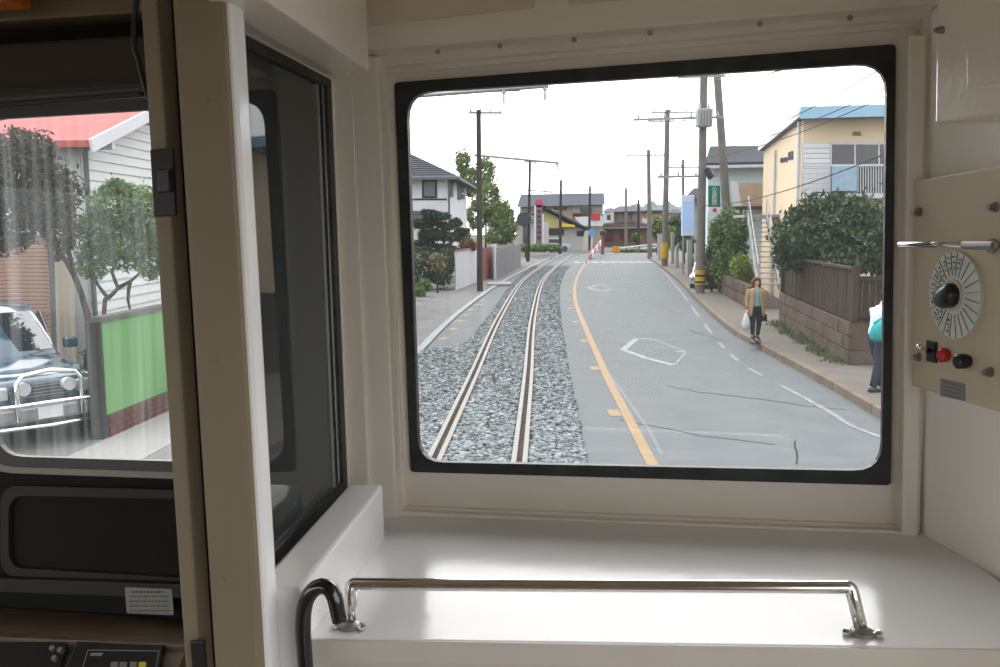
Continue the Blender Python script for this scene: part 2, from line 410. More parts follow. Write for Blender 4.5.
cD = q.hit(cx,cy); rD = abs(q.uv(q.hit(cx,251))[1]-q.uv(cD)[1])
dial = ob('dial', MB().cyl(cD, cD+q.n*.004, rD, 48), mat('dial_white',(.68,.70,.66),.3), pan, label='round white dial divided into sectors')
inkd = mat('dark_ink',(.03,.05,.05),.5)
dlm = MB(); red_ = MB(); grn = MB(); mk = MB()
def dpt(a, r, t=.0043): return cD + (q.u*math.sin(a)+UPC*math.cos(a))*r + q.n*t
for k in range(24):
    a = 2*math.pi*(k+.5)/24
    dlm.span(dpt(a,rD*.45), dpt(a,rD*.98), .0006, .0006, q.n)
for k in range(24):
    a = 2*math.pi*k/24
    tgt = None
    kk = (k if k<12 else k-24)
    if -2 <= -kk <= 1: tgt = grn        # toward the top
    elif 2 <= (k if k<12 else 99) <= 3: tgt = red_
    elif kk >= 4 and kk <= 9: tgt = mk
    if kk == 11: tgt = mk
    if tgt is not None:
        for rr in (.62,.74,.86):
            for j in range(3):
                p = dpt(a+random.uniform(-.05,.05), rD*(rr+random.uniform(-.03,.03)))
                tgt.box(p, (.0005,.0035,.0009), tilt=M.Rotation(random.uniform(-.6,.6),3,'X'))
ob('sector_line', dlm, inkd, dial); ob('black_lettering', mk, inkd, dial)
ob('red_lettering', red_, mat('red_ink',(.5,.05,.04),.5), dial); ob('green_lettering', grn, mat('green_ink',(.04,.25,.12),.5), dial)
ob('hub_plate', MB().cyl(cD+q.n*.004, cD+q.n*.006, rD*.36, 32), ivory, pan)
# pointer knob: a tapered lobe pointing left and slightly down
pk = MB(); rings = []
ax = (-q.u*-1)
for t,wd,h in ((0,.011,.020),(.5,.0155,.030),(1,.0165,.033)):
    pass
def lobe(t, sc):
    out = []
    for j in range(20):
        a = 2*math.pi*j/20; r = .0150*sc*(1+ .95*max(0,math.cos(a))**4)
        x = r*math.cos(a)*1.0; y = r*math.sin(a)*(.95)
        out.append((x,y))
    return out
aim = (q.u*(-1 if (q.hit(cx-10,cy)-cD).dot(q.u)<0 else 1)*.96 - UPC*.28).normalized(); side = q.n.cross(aim).normalized()
for t,sc in ((.004,1.0),(.011,.98),(.015,.85),(.017,.5)):
    rings.append([cD+q.n*t+aim*x+side*y for x,y in lobe(t,sc)])
ob('pointer_knob', MB().loft(rings, cap=True), blackpl, pan, smooth=True)
# switch row
c = q.hit(933,351)
tg = ob('toggle_plate', MB().prism([q.hit(929,340),q.hit(938,342),q.hit(938,363),q.hit(929,361)], q.n*.004), blackpl, pan, bevel=.001)
ob('toggle_lever', MB().cyl(c+q.n*.004, q.off(.028).hit(920,347), .0028, 10).ball(q.off(.028).hit(919.5,347),.0038), chrome, tg, smooth=True)
for nm,px,py,r,mt,L in (('red_button',948,355,.0085,mat('red_plastic',(.55,.02,.02),.25),.009),('black_button',969,361,.0085,blackpl,.014)):
    c = q.hit(px,py); ob(nm, MB().tube([c,c+q.n*L*.25,c+q.n*L*.3,c+q.n*L,c+q.n*(L+.002)],[r*.8,r*.8,r,r,r*.7],18), mt, pan)
for px,py in ((920,212),(996,207),(919,357),(991,372)):
    c = q.hit(px,py); ob('mounting_screw', MB().cyl(c,c+q.n*.004,.0055,14).cyl(c+q.n*.004,c+q.n*.009,.0035,8), dullmetal, pan)
npl = ob('name_plate', MB().prism([q.hit(941,378),q.hit(965,384),q.hit(965,401),q.hit(941,396)], q.n*.001), mat('grey_plate',(.26,.26,.25),.4,metal=.5), pan)
tl = MB()
for k in range(4):
    y = 381.5+k*4
    tl.prism([q.off(.001).hit(944,y),q.off(.001).hit(962,y+4.6),q.off(.001).hit(962,y+5.8),q.off(.001).hit(944,y+1.2)], q.n*.0003)
ob('plate_text', tl, mat('plate_ink',(.10,.10,.10),.5), npl)
a = q.off(.03).hit(899,244.5); b = q.off(.03).hit(994,245.5); c = q.hit(993,246)
br = ob('chrome_bar', MB().tube([a,a+(b-a)*.02,b],[.003,.0038,.0038],12), chrome, label='slim chrome bar sticking out across the top of the control panel', cat='bar', smooth=True)
ob('bracket', MB().cyl(b,c,.004,10).cyl(c,c+q.n*.003,.008,14).cyl(b,b+(a-b)*.28,.0046,10), dullmetal, br)

# ---- grab rail on the shelf
def sh_at(px,py,h=0): return PS.off(h).hit(px,py)
L0 = sh_at(350,627)+UPC*.0008; R0 = sh_at(862,634)+UPC*.0008
hh = .043
A = L0+UPC*hh; B = R0+UPC*hh
def bend(p0, corner, p1, r=.006, n=5):
    a = (p0-corner).normalized(); b = (p1-corner).normalized()
    return [corner+a*r*(1-t)**2+b*r*t*t for t in [i/(n-1) for i in range(n)]]
A = PS.off(hh).hit(351,584); B = PS.off(hh).hit(851,587)
pts = [L0]+bend(L0,A,B,.004)+bend(A,B,R0,.004)+[R0]
rl = ob('grab_rail', MB().tube(pts, .0064, 14), chrome, label='long low chrome handrail bolted across the white shelf', cat='handrail', smooth=True, base=(L0+R0)/2)
for p in (L0,R0):
    f = ob('foot_plate', MB().tube([p,p+UPC*.002,p+UPC*.006],[.012,.012,.006],20), dullmetal, rl)
    for s in (-1,1):
        e = p+uF*s*.014+PF.n*.004; ob('bolt', MB().tube([e,e+UPC*.003,e+UPC*.006],[.005,.005,.002],8), chrome, f)
# black bent handle at the left
hp = [PS.off(-.2).hit(310,760)]
w = PS.off(.0)
D0 = 645
base0 = PS.hit(306,655)
pl = Plane(PS.hit(320,640)+PF.n*.022, uF, PF.n)   # upright plane through the shelf edge, parallel to the windscreen wall
ctrl = [(310,760),(308,700),(305,660),(303,625),(306,601),(316,588),(327,587),(334,596),(338,612),(340,621)]
pts = catmull([pl.hit(*p) for p in ctrl], .004)
ob('bent_handle', MB().tube(pts, .0078, 16), mat('glossy_black',(.006,.006,.007),.12,coat=.5), label='glossy black bent tube handle hooked over the left end of the shelf', cat='handle', smooth=True)

# ---- driver's desk
PD = Plane(PF.hit(90,612), uF, UPC)
dk = root('driver_desk', PD.hit(60,640), "driver's desk with a worn brown ledge and dark instrument panels", 'desk')
z0 = PD.hit(-200,606); z1 = PD.hit(330,626)
A = PD.off(0).hit(-60,632); B = PD.hit(240,640)
w1_ = PF.off(.004).hit(-120,606); w2_ = PF.off(.004).hit(335,622); fl_ = lambda p: p-UPC*(p-PD.o).dot(UPC)
ob('ledge', MB().prism([fl_(w1_),fl_(w2_),PD.hit(300,650),PD.hit(-120,632)], -UPC*.02), woodm, dk, bevel=.003)
PC = Plane(PD.hit(60,637)-UPC*.012, uF, (UPC*.8+PF.n*.6))
ob('console_top', MB().prism([PC.hit(-120,630),PC.hit(190,640),PC.hit(150,740),PC.hit(-160,740)], -PC.n*.03), mat('dull_beige_metal',(.12,.10,.07),.45), dk, bevel=.002)
for nm,pp,lab in (('instrument_box',[(0,639),(72,641),(56,700),(-30,700)],'black instrument box with small knobs'),('button_panel',[(80,645),(166,648),(158,700),(60,700)],'black button panel with a yellow key')):
    o = ob(nm, MB().prism([PC.hit(*p) for p in pp], PC.n*.012), blackpl, dk, label=lab, bevel=.002)
    if nm == 'button_panel':
        qc = PC.off(.0125)
        fr = MB()
        loop4 = [qc.hit(88,650),qc.hit(159,651),qc.hit(152,690),qc.hit(76,690)]
        for i in range(4): fr.span(loop4[i], loop4[(i+1)%4], .0012, .0006, PC.n)
        ob('outline', fr, mat('grey_line',(.2,.2,.2),.5), o)
        for k,x in enumerate((112,121,131,140)):
            ob('key', MB().prism([qc.hit(x,663),qc.hit(x+7,663),qc.hit(x+6,675),qc.hit(x-1,675)], PC.n*.004), mat('yellow_key',(.5,.42,.03),.4) if k==3 else mat('grey_key',(.16,.15,.14),.4), o, bevel=.0008, label='yellow key' if k==3 else None)
        ob('panel_text', MB().prism([qc.hit(91,653),qc.hit(103,653),qc.hit(102,656),qc.hit(90,656)], PC.n*.0004), mat('grey_line',(0,0,0)), o)
    else:
        for px,py in ((54,650),(62,652),(56,660)):
            c = PC.off(.012).hit(px,py); ob('knob', MB().cyl(c,c+PC.n*.008,.004,12), dullmetal, o)

# ---- the car body around and behind the camera
bd = (ray(547,233)); bd.z = 0; bd.normalize(); br_ = V((bd.y,-bd.x,0))
def T(a, b, z): return V((0,0,0))+br_*a+bd*b+V((0,0,z))
shellm = mat('saloon_wall',(.70,.66,.58),.6)
XL, XR, YB, ZF, ZC = -2.35, .62, -6.0, 1.25, 3.62
struct('floor', MB().prism([T(XL,-6,ZF-.1),T(XR,-6,ZF-.1),T(XR,1.3,ZF-.1),T(XL,1.5,ZF-.1)], V((0,0,.1))), mat('brown_floor',(.16,.11,.08),.5))
struct('ceiling', MB().prism([T(XL,-6,ZC),T(XR+.1,-6,ZC),T(XR+.1,1.3,ZC),T(XL,1.7,ZC)], V((0,0,.08))), mat('ceiling_cream',(.45,.38,.27),.6))
struct('wall_back', MB().prism([T(XL,-6,ZF),T(XR,-6,ZF),T(XR,-6,ZC),T(XL,-6,ZC)], bd*-.06), shellm)
def sidewall(name, x, y0, y1, light_openings, t):  # side openings out of view, placed and widened to light the cab
    m = MB(); z0, z1 = 1.95, 3.2
    m.prism([T(x,y0,ZF),T(x,y1,ZF),T(x,y1,z0),T(x,y0,z0)], br_*t)
    m.prism([T(x,y0,z1),T(x,y1,z1),T(x,y1,ZC),T(x,y0,ZC)], br_*t)
    e = y0
    for a,b in light_openings:
        m.prism([T(x,e,z0),T(x,a,z0),T(x,a,z1),T(x,e,z1)], br_*t); e = b
    m.prism([T(x,e,z0),T(x,y1,z0),T(x,y1,z1),T(x,e,z1)], br_*t)
    w = struct(name, m, shellm)
    return w
sidewall('wall_left', XL, -6, 1.8, [(-3.4,.45)], -.06)
sidewall('wall_right', XR, -6, .55, [(-1.9,.47)], .06)
DIM[0] = .50      # outdoor colours darkened as a light balance, so higher exposure brightens the cab
# ------------------------------------------------------------------ street and track
asph = mat('asphalt',(.158,.170,.176),.8,col2=(.19,.202,.208),scale=1.2,bump=.25,bscale=60)
asph2 = mat('old_asphalt',(.105,.11,.115),.85,col2=(.14,.145,.148),scale=.9,bump=.3,bscale=50)
pave = mat('sidewalk_concrete',(.165,.148,.128),.85,col2=(.215,.195,.17),scale=1.4,bump=.2,bscale=40)
kerbm = mat('kerb_concrete',(.20,.15,.105),.85,col2=(.26,.23,.195),scale=2)
soil = mat('soil',(.10,.085,.055),.95,col2=(.15,.14,.09),scale=1.5,bump=.3)
gravelb = mat('ballast_bed',(.10,.11,.11),.95,var=.3,scale=18,bump=.5)
yel = mat('worn_yellow_paint',(.42,.28,.15),.7,col2=(.32,.23,.14),scale=6)
wht = mat('worn_white_paint',(.42,.43,.43),.7,col2=(.24,.25,.26),scale=7)
steel = mat('rail_steel',(.34,.32,.30),.6,var=.2,scale=15)
rust = mat('rust',(.06,.042,.03),.9,var=.4,scale=20)
struct('ground', MB().prism([V((-90,-30,-.4)),V((130,-30,-.4)),V((130,300,-.4)),V((-90,300,-.4))], V((0,0,.37))), soil)
cpx = [(479,455),(500,380),(516.5,318),(531,284),(544,271),(559,261),(578,253.5)]
cp = [G(*p) for p in cpx]; d0 = (cp[0]-cp[1]).normalized()
e1 = cp[-1]; 
cp = [cp[0]+d0*16, cp[0]+d0*7]+cp+[e1+V((9,7,0)), e1+V((26,8,0))]
TR = catmull(cp, .5)
def gpath(px, step=1.0, z=0.0, ext0=None, ext1=None):
    q = [G(*p, z) for p in px]
    if ext0: q = [q[0]+(q[0]-q[1]).normalized()*ext0]+q
    if ext1: q = q+[q[-1]+(q[-1]-q[-2]).normalized()*ext1]
    return catmull(q, step)
YELL = gpath([(649,458),(618.5,399),(607,377),(598,356),(589,336),(581,317),(575,299),(575.6,282),(581,270),(587,261)], 1.0, 0, 8)
WEDGE = gpath([(888,440),(856,428),(826,410),(793,392),(748,368),(721,345),(700,318),(680,291),(662,270),(650,260)], 1.0, 0, 10)
KERB = gpath([(906,434),(880,419),(820,383),(760,350),(730,332),(700,305),(676,280),(655,263),(646,256)], 1.0, 0, 10, 3)
LEFTK = gpath([(402,364),(420.6,350),(441,329),(464,309),(490,290),(512,277),(531,267),(547,259.5)], 1.0, 0, 14, 4)
def xat(path):
    ys = np.array([p.y for p in path]); xs = np.array([p.x for p in path]); o = np.argsort(ys); return lambda y: float(np.interp(y, ys[o], xs[o]))
xY, xW, xK, xL_, xC = xat(YELL), xat(WEDGE), xat(KERB), xat(LEFTK), xat(TR[:-60])
YS = [ -6+k*1.5 for k in range(62)]
rd = MB(); ribbon(rd, [V((xL_(y)-.0,y,0)) for y in YS], [V((xK(y),y,0)) for y in YS], 0)
rd.prism([V((-14,YS[-1],-.02)),V((60,YS[-1],-.02)),V((60,YS[-1]+16,-.02)),V((-14,YS[-1]+16,-.02))], V((0,0,.02)))
rd.prism([V((xK(86)-7.5,100,-.01)),V((xK(86)+2,100,-.01)),V((xK(86)+9,135,-.01)),V((xK(86)-4,135,-.01))], V((0,0,.015)))
struct('road', rd, asph)
# darker strip between the sidewalk line and the ballast on the left
# sidewalks
sw = MB(); ribbon(sw, [V((xK(y)+.14,y,0)) for y in YS], [V((xK(y)+9,y,0)) for y in YS], .15)
struct('sidewalk', sw, pave)
for i in range(0, 40):
    a, b = -2+i*2.0, -2+i*2.0+1.97
    A, B = V((xK(a),a,0)), V((xK(b),b,0)); w = V((.15,0,0))
    if i == 0:
        kr = bpy.data.objects.new('kerb', None); C.objects.link(kr); kr['kind'] = 'structure'; XF[kr] = M.Identity(4)
    ob('kerb_stone', MB().prism([A+V((0,0,-.05)),B+V((0,0,-.05)),B+w+V((0,0,-.05)),A+w+V((0,0,-.05))], V((0,0,.20))), kerbm, kr, bevel=.012)
sl = MB(); ribbon(sl, [V((xL_(y)-5.5,y,0)) for y in YS], [V((xL_(y),y,0)) for y in YS], .04)
struct('left_sidewalk', sl, mat('left_pavement',(.17,.17,.165),.85,col2=(.23,.23,.22),scale=1.1,bump=.2))
# paint
mk = MB(); ribbon(mk, sideoff(YELL,-.075), sideoff(YELL,.075), .006); struct('yellow_line', mk, yel)
for i,(px,py) in enumerate([(640,488),(614,413),(594.5,368.5),(584,341),(576,322),(570.5,308.6),(569,299),(569,292),(570,286)]):
    c = G(px,py); o_ = struct('yellow_block', MB().box(c+V((0,0,.005)), (.19,.48,.004)), yel)
mk = MB(); ribbon(mk, sideoff(LEFTK,-.10), sideoff(LEFTK,.10), .045); struct('white_line', mk, wht)
for (px,py) in [(424,363),(433,350.6),(444,338.6),(453,329),(460,321),(465.5,315.4),(471,310),(477,305),(483,300.5)]:
    c = G(px,py); struct('yellow_block', MB().box(c+V((0,0,.005)), (.24,.5,.004), rz=-.35), mat('pale_yellow_paint',(.42,.33,.17),.7,col2=(.30,.26,.17),scale=6))
for a,b in ((-4,16.6),(17.6,18.6),(19.6,20.6),(21.6,23),(24.5,27),(29,33),(35,60)):
    ys = np.arange(a,b+.01,.5); pp = [V((xW(y),y,0)) for y in ys]
    mk = MB(); ribbon(mk, sideoff(pp,-.05), sideoff(pp,.05), .006); struct('white_line', mk, mat('faded_white_paint',(.36,.37,.375),.7,col2=(.20,.21,.22),scale=5))
def paintline(pts, w, mt=wht, z=.006):
    m = MB()
    for a,b in pts:
        a = G(*a); b = G(*b); d = (b-a).normalized(); s = V((d.y,-d.x,0))*w/2
        m.prism([a-s+V((0,0,z-.003)),b-s+V((0,0,z-.003)),b+s+V((0,0,z-.003)),a+s+V((0,0,z-.003))], V((0,0,.003)))
    return m
struct('road_diamond', paintline([((652,339.5),(637,338.5)),((637,338.5),(623,350)),((623,350),(643,357)),((641,357),(674,365.5)),((676,352),(686,352))], .17), wht)
struct('road_diamond', paintline([((587,288),(600,284.3)),((588,288),(602,291.5)),((600,284.3),(607,286)),((602,291.5),(612,289))], .17), wht)
for k in range(9):
    x = 577+k*9.0; c = G(x, 262.3-.01*k)
    struct('crossing_bar', MB().box(c+V((0,0,.004)), (.45,3.0,.004)), wht)
struct('patch_line', paintline([((596,356),(622,392)),((622,392),(650,432)),((650,432),(662,456))], .06, z=.004), mat('faint_tar',(.20,.22,.24),.7))
struct('faded_diamond_side', paintline([((653,339.5),(685,351.5)),((686,352.5),(675,365))], .06), mat('faded_white_paint',(0,0,0)))
cr = MB()
for s in ([(668,386),(700,392),(740,397),(790,404),(860,412)],[(620,420),(700,436),(795,448)],[(690,330),(735,345)],[(796,440),(796,470)],[(640,300),(690,318)]):
    pp = []
    for a,b in zip(s,s[1:]):
        for t in range(5): pp.append(G(a[0]+(b[0]-a[0])*t/5+random.uniform(-2,2), a[1]+(b[1]-a[1])*t/5+random.uniform(-.8,.8)))
    ribbon(cr, sideoff(pp,-.012), sideoff(pp,.012), .004)
struct('road_crack', cr, mat('tar',(.04,.04,.042),.8))
# ballast
RE = gpath([(583.5,455),(576,410),(568.5,372),(561,324),(559,300),(560,285),(566,271),(579,258)],1.0,0,12)
LE = gpath([(388,455),(396,390),(420,352),(462,345),(488,318),(509,288),(524,273),(543,260)],.5,0,12)
xRe, xLe = xat(RE), xat(LE)
bal = MB(); yb = [ -3+k*1.0 for k in range(72)]
yb = [y for y in yb if y < 68]
ribbon(bal, [V((xLe(y),y,0)) for y in yb], [V((xRe(y),y,0)) for y in yb], .012)
struct('ballast_bed', bal, gravelb)
def stones(n, ylo, yhi, s0, s1, power):
    base = np.array([(x,y,z) for x in (-1,1) for y in (-1,1) for z in (-1,1)], float)
    fc = np.array([(0,1,3,2),(4,6,7,5),(0,4,5,1),(2,3,7,6),(0,2,6,4),(1,5,7,3)])
    y = ylo*(yhi/ylo)**(np.random.rand(n)**power); xl = np.array([xLe(v) for v in y]); xr = np.array([xRe(v) for v in y])
    x = xl+(xr-xl)*np.random.rand(n)
    s = np.random.uniform(s0,s1,n)
    ty = np.array([p.y for p in TR[:-60]]); tx = np.array([p.x for p in TR[:-60]]); dd_ = np.abs(np.abs(x-np.interp(y,ty,tx))-.545)
    keep = dd_ > .125; x, y, s = x[keep], y[keep], s[keep]; n = len(x)
    vs = base[None]*np.random.uniform(.35,1,(n,8,1))*s[:,None,None]*np.array([1,1,.7])+np.random.uniform(-.2,.2,(n,8,3))*s[:,None,None]
    a = np.random.rand(n)*6.28; c, q = np.cos(a), np.sin(a)
    X = vs[:,:,0]*c[:,None]-vs[:,:,1]*q[:,None]; Y = vs[:,:,0]*q[:,None]+vs[:,:,1]*c[:,None]
    out = np.stack([X+x[:,None], Y+y[:,None], vs[:,:,2]+.022], -1).reshape(-1,3)
    faces = (fc[None]+np.arange(n)[:,None,None]*8).reshape(-1,4)
    me = bpy.data.meshes.new('ballast_stones'); me.from_pydata(out.tolist(), [], faces.tolist())
    col = me.color_attributes.new('tone','FLOAT_COLOR','POINT'); g = np.repeat(np.random.rand(n),8)
    col.data.foreach_set('color', np.stack([g,g,g,np.ones_like(g)],-1).ravel())
    return me
sm = mat('ballast_stone',(.24,.26,.265),.9); t = sm.node_tree; at_ = t.nodes.new('ShaderNodeAttribute'); at_.attribute_name = 'tone'
rr_ = t.nodes.new('ShaderNodeValToRGB'); rr_.color_ramp.elements[0].color = (.06,.068,.07,1); rr_.color_ramp.elements[1].color = (.20,.218,.222,1)
t.links.new(at_.outputs['Fac'], rr_.inputs[0]); t.links.new(rr_.outputs[0], t.nodes['Principled BSDF'].inputs[0])
me = stones(47000, 6.5, 64, .022, .048, .92); me.materials.append(sm)
o = bpy.data.objects.new('ballast_stones', me); C.objects.link(o)
link(o, 'grey crushed stone ballast between and beside the rails', 'ballast', None, 'stuff')
# rails: running rail and guard rail each side
prof = [(-.032,.085),(.032,.085),(.034,.06),(.012,.05),(.012,.0),(-.012,.0),(-.012,.05),(-.034,.06)]
def rail(off, name, label):
    m = MB(); path = sideoff(TR, off, 0); rings = []
    for i,p in enumerate(path):
        tg = (path[min(i+1,len(path)-1)]-path[max(i-1,0)]).normalized(); s = V((tg.y,-tg.x,0))
        rings.append([p+s*a+V((0,0,b-.02)) for a,b in prof])
    m.loft(rings, cap=True)
    return ob(name, m, steel, label=label, cat='rail', base=path[20])
rail(-.615,'rail','left running rail of the single track, outer of its pair')
rail(-.475,'guard_rail','guard rail just inside the left running rail')
rail(.475,'guard_rail','guard rail just inside the right running rail')
rail(.615,'rail','right running rail of the single track, outer of its pair')
for s in (-.545,.545):
    m = MB(); ribbon(m, sideoff(TR,s-.04), sideoff(TR,s+.04), .028); struct('flangeway', m, rust)
for px,py,L in ((494,386,1.3),(488,432,.5)):
    c = G(px,py); pp = [c+V((.02*math.sin(k*1.3),k*L/6,.07)) for k in range(7)]
    ob('cable', MB().tube(pp,.012,6), rust, label='short dark cable end lying on the ballast '+('between the rails' if L>1 else 'nearest the train'), cat='cable')

# ------------------------------------------------------------------ foliage helpers
def leafmesh(blobs, n, size, flat=.0, seed=1):
    r = np.random.RandomState(seed); vs = []; 
    w = np.array([b[1][0]*b[1][1]*b[1][2] for b in blobs])**(2/3.); w /= w.sum(); k = r.choice(len(blobs), n, p=w)
    c = np.array([b[0][:] for b in blobs])[k]; R = np.array([b[1] for b in blobs])[k]
    d = r.normal(size=(n,3)); d /= np.linalg.norm(d,axis=1)[:,None]; rad = r.uniform(.55,1.0,n)**.5*(1+.12*r.normal(size=n))
    p = c+d*R*rad[:,None]
    fq = 1.6/max(.15,float(np.mean(R))); nz_ = np.array([mnoise.noise(V(q)*fq)+.5*mnoise.noise(V(q)*fq*2.3) for q in p])
    p = c+d*R*(rad*(1+.38*nz_))[:,None]; 
    kp = nz_ > -.32; p = p[kp]; d = d[kp]; n = len(p)
    a = r.normal(size=(n,3)); a += d*.6; a /= np.linalg.norm(a,axis=1)[:,None]; b = np.cross(a, r.normal(size=(n,3))); b /= np.linalg.norm(b,axis=1)[:,None]
    e = np.cross(a,b); s = (size*r.uniform(.6,1.3,n))[:,None]
    v = np.stack([p-b*s, p-e*s*.45+a*s*.1, p+b*s, p+e*s*.45+a*s*.1],1).reshape(-1,3)
    me = bpy.data.meshes.new('foliage'); me.from_pydata(v.tolist(), [], np.arange(4*n).reshape(n,4).tolist())
    col = me.color_attributes.new('tone','FLOAT_COLOR','POINT'); g = np.repeat(r.rand(n),4)
    col.data.foreach_set('color', np.stack([g,g,g,np.ones_like(g)],-1).ravel()); return me
def leafmat(name, c1, c2, c3=None):
    c1 = tuple(c*DIM[0] for c in c1); c2 = tuple(c*DIM[0] for c in c2); c3 = tuple(c*DIM[0] for c in c3) if c3 else None
    m = mat(name, c1, .5); t = m.node_tree; a = t.nodes.new('ShaderNodeAttribute'); a.attribute_name = 'tone'
    r = t.nodes.new('ShaderNodeValToRGB'); r.color_ramp.elements[0].color = (*c1,1); r.color_ramp.elements[1].color = (*c2,1)
    if c3: e = r.color_ramp.elements.new(.8); e.color = (*c2,1); r.color_ramp.elements[2].color = (*c3,1)
    t.links.new(a.outputs['Fac'], r.inputs[0]); b = t.nodes['Principled BSDF']; t.links.new(r.outputs[0], b.inputs[0])
    tl_ = t.nodes.new('ShaderNodeBsdfTranslucent'); mx = t.nodes.new('ShaderNodeMixShader'); mx.inputs[0].default_value = .25
    t.links.new(r.outputs[0], tl_.inputs[0]); o = [x for x in t.nodes if x.type=='OUTPUT_MATERIAL'][0]
    t.links.new(b.outputs[0], mx.inputs[1]); t.links.new(tl_.outputs[0], mx.inputs[2]); t.links.new(mx.outputs[0], o.inputs[0]); return m
darkleaf = leafmat('dark_leaves',(.03,.06,.028),(.10,.155,.07),(.22,.26,.17))
midleaf = leafmat('mid_leaves',(.07,.13,.035),(.20,.33,.09),(.34,.46,.18))
limeleaf = leafmat('lime_leaves',(.14,.22,.03),(.32,.42,.08),(.45,.52,.15))
pineleaf = leafmat('pine_needles',(.02,.04,.022),(.06,.10,.05),(.10,.14,.07))
redleaf = leafmat('reddish_leaves',(.05,.055,.035),(.11,.10,.06),(.20,.12,.08))
bark = mat('bark',(.06,.045,.035),.9,var=.35,scale=14,bump=.4)
def blob(px, py, Y, rx, rz, ry=None):     # a crown lobe seen at a pixel, with pixel radii
    c = P(px,py,Y); k = Y/F; return (c, (rx*k, (ry if ry else (rx+rz)/2)*k, rz*k))
def plant(name, label, cat, lobes, n, size, mt, trunk=None, group=None, seed=1, base=None, tr_r=.09):
    if base is None: c = lobes[0][0]; base = V((c.x,c.y,0))
    r = root(name, base, label, cat, group)
    me = leafmesh(lobes, n, size, seed=seed); me.materials.append(mt); me.transform(XF[r].inverted())
    o = bpy.data.objects.new('foliage', me); C.objects.link(o); o.parent = r
    zl = min(c.z-q[2]*.8 for c,q in lobes)
    if not trunk: c = lobes[0][0]; trunk = [[V((c.x,c.y,.02)), V((c.x+.02,c.y,c.z*.5)), V((c.x,c.y,c.z))]]; tr_r = min(tr_r,.05)
    for i,tp in enumerate(trunk or []):
        k = len(tp); ob('trunk' if i==0 else 'branch', MB().tube(catmull(tp,.15), [tr_r*(1-.6*j/(len(catmull(tp,.15))-1)) * (1 if i==0 else .6) for j in range(len(catmull(tp,.15)))], 8), bark, r, smooth=True)
    return r
# ------------------------------------------------------------------ utility poles, wires
conc = mat('concrete_pole',(.20,.185,.17),.8,var=.15,scale=3)
woodp = mat('dark_wood_pole',(.055,.042,.035),.9,var=.3,scale=6,stretch=(1,1,.2))
grey = mat('galvanised_steel',(.33,.34,.35),.5,var=.1,scale=10,metal=.4)
ybm = mat('yellow_band',(.62,.40,.04),.5); blk = mat('black_band',(.03,.03,.03),.6)
insul = mat('insulator',(.45,.44,.42),.3)
def pole(name, label, base, top, r0, r1, mt, arms=(), group=None, bands=0, extra=None):
    r = root(name, base, label, 'utility pole', group)
    base = V(base); top = V(top)
    ob('pole', MB().tube([base-V((0,0,.3)),top],[r0,r1],14), mt, r, smooth=False)
    d = (top-base)
    for (f, w, dirv, side) in arms:       # fraction of height, length, direction, share to one side
        c = base+d*f; dv = V(dirv).normalized(); a = c-dv*w*side; b = c+dv*w*(1-side)
        arm = ob('crossarm', MB().span(a,b,.07,.09), grey, r)
        for k in range(4):
            q = a+(b-a)*(.06+.88*k/3)
            ob('insulator', MB().tube([q+V((0,0,.04)),q+V((0,0,.10)),q+V((0,0,.13)),q+V((0,0,.22))],[.03,.055,.03,.04],8), insul, arm)
    for k in range(bands):
        q = base+d.normalized()*(.85+.0); 
    return r
# catenary poles on the left
def leftpole(px, by, label, toppx, topy, armY, armx0, armx1, r=.14):
    b = G(px, by); Y = b.y; t = P(toppx, topy, Y)
    o = pole('track_pole', label, b, t, r, r*.75, woodp, [(.985, 1.5, (1,.1,0), .3)], 'wooden poles left of the track')
    A = P(armx0, armY[0], Y); B = P(armx1, armY[1], Y-.4)
    br = ob('bracket_arm', MB().tube([A,B],.05,8), grey, o)
    ob('stay', MB().tube([P(toppx,armY[0]-22,Y),A+(B-A)*.55],.018,6), grey, o)
    for f in (.72,.98):
        q = A+(B-A)*f; ob('insulator', MB().tube([q+V((0,0,.03)),q-V((0,0,.08)),q-V((0,0,.12)),q-V((0,0,.35))],[.03,.06,.03,.03],8), insul, br)
    return o, A+(B-A)*.98
p1, w1 = leftpole(480,292,'tall dark wooden track pole with bracket arm by the white fence panel',478.5,110,(155,163),474,559)
p2, w2 = leftpole(528,262,'dark wooden track pole beside the traffic mirror',530,160,(190,192),526,552, .13)
c0 = V((G(400,338).x, G(400,338).y,0))
p0, w0 = leftpole(402,338,'dark track pole mostly hidden by the left edge of the windscreen frame',399,60,(98,86),392,548,.14)
ob('truss_bar', MB().tube([P(424,94,c0.y),P(520,90,c0.y-.2)],.03,8), grey, p0)
for px,by,tx,ty,lab in ((560,254,561,180,'thin dark pole in front of the yellow gabled shop'),(589,250,590,186,'dark pole beside the round blue sign'),):
    b = G(px,by); o = pole('track_pole', lab, b, P(tx,ty,b.y), .17, .12, woodp, [(.93,1.6,(1,0,0),.5)], 'wooden poles left of the track')
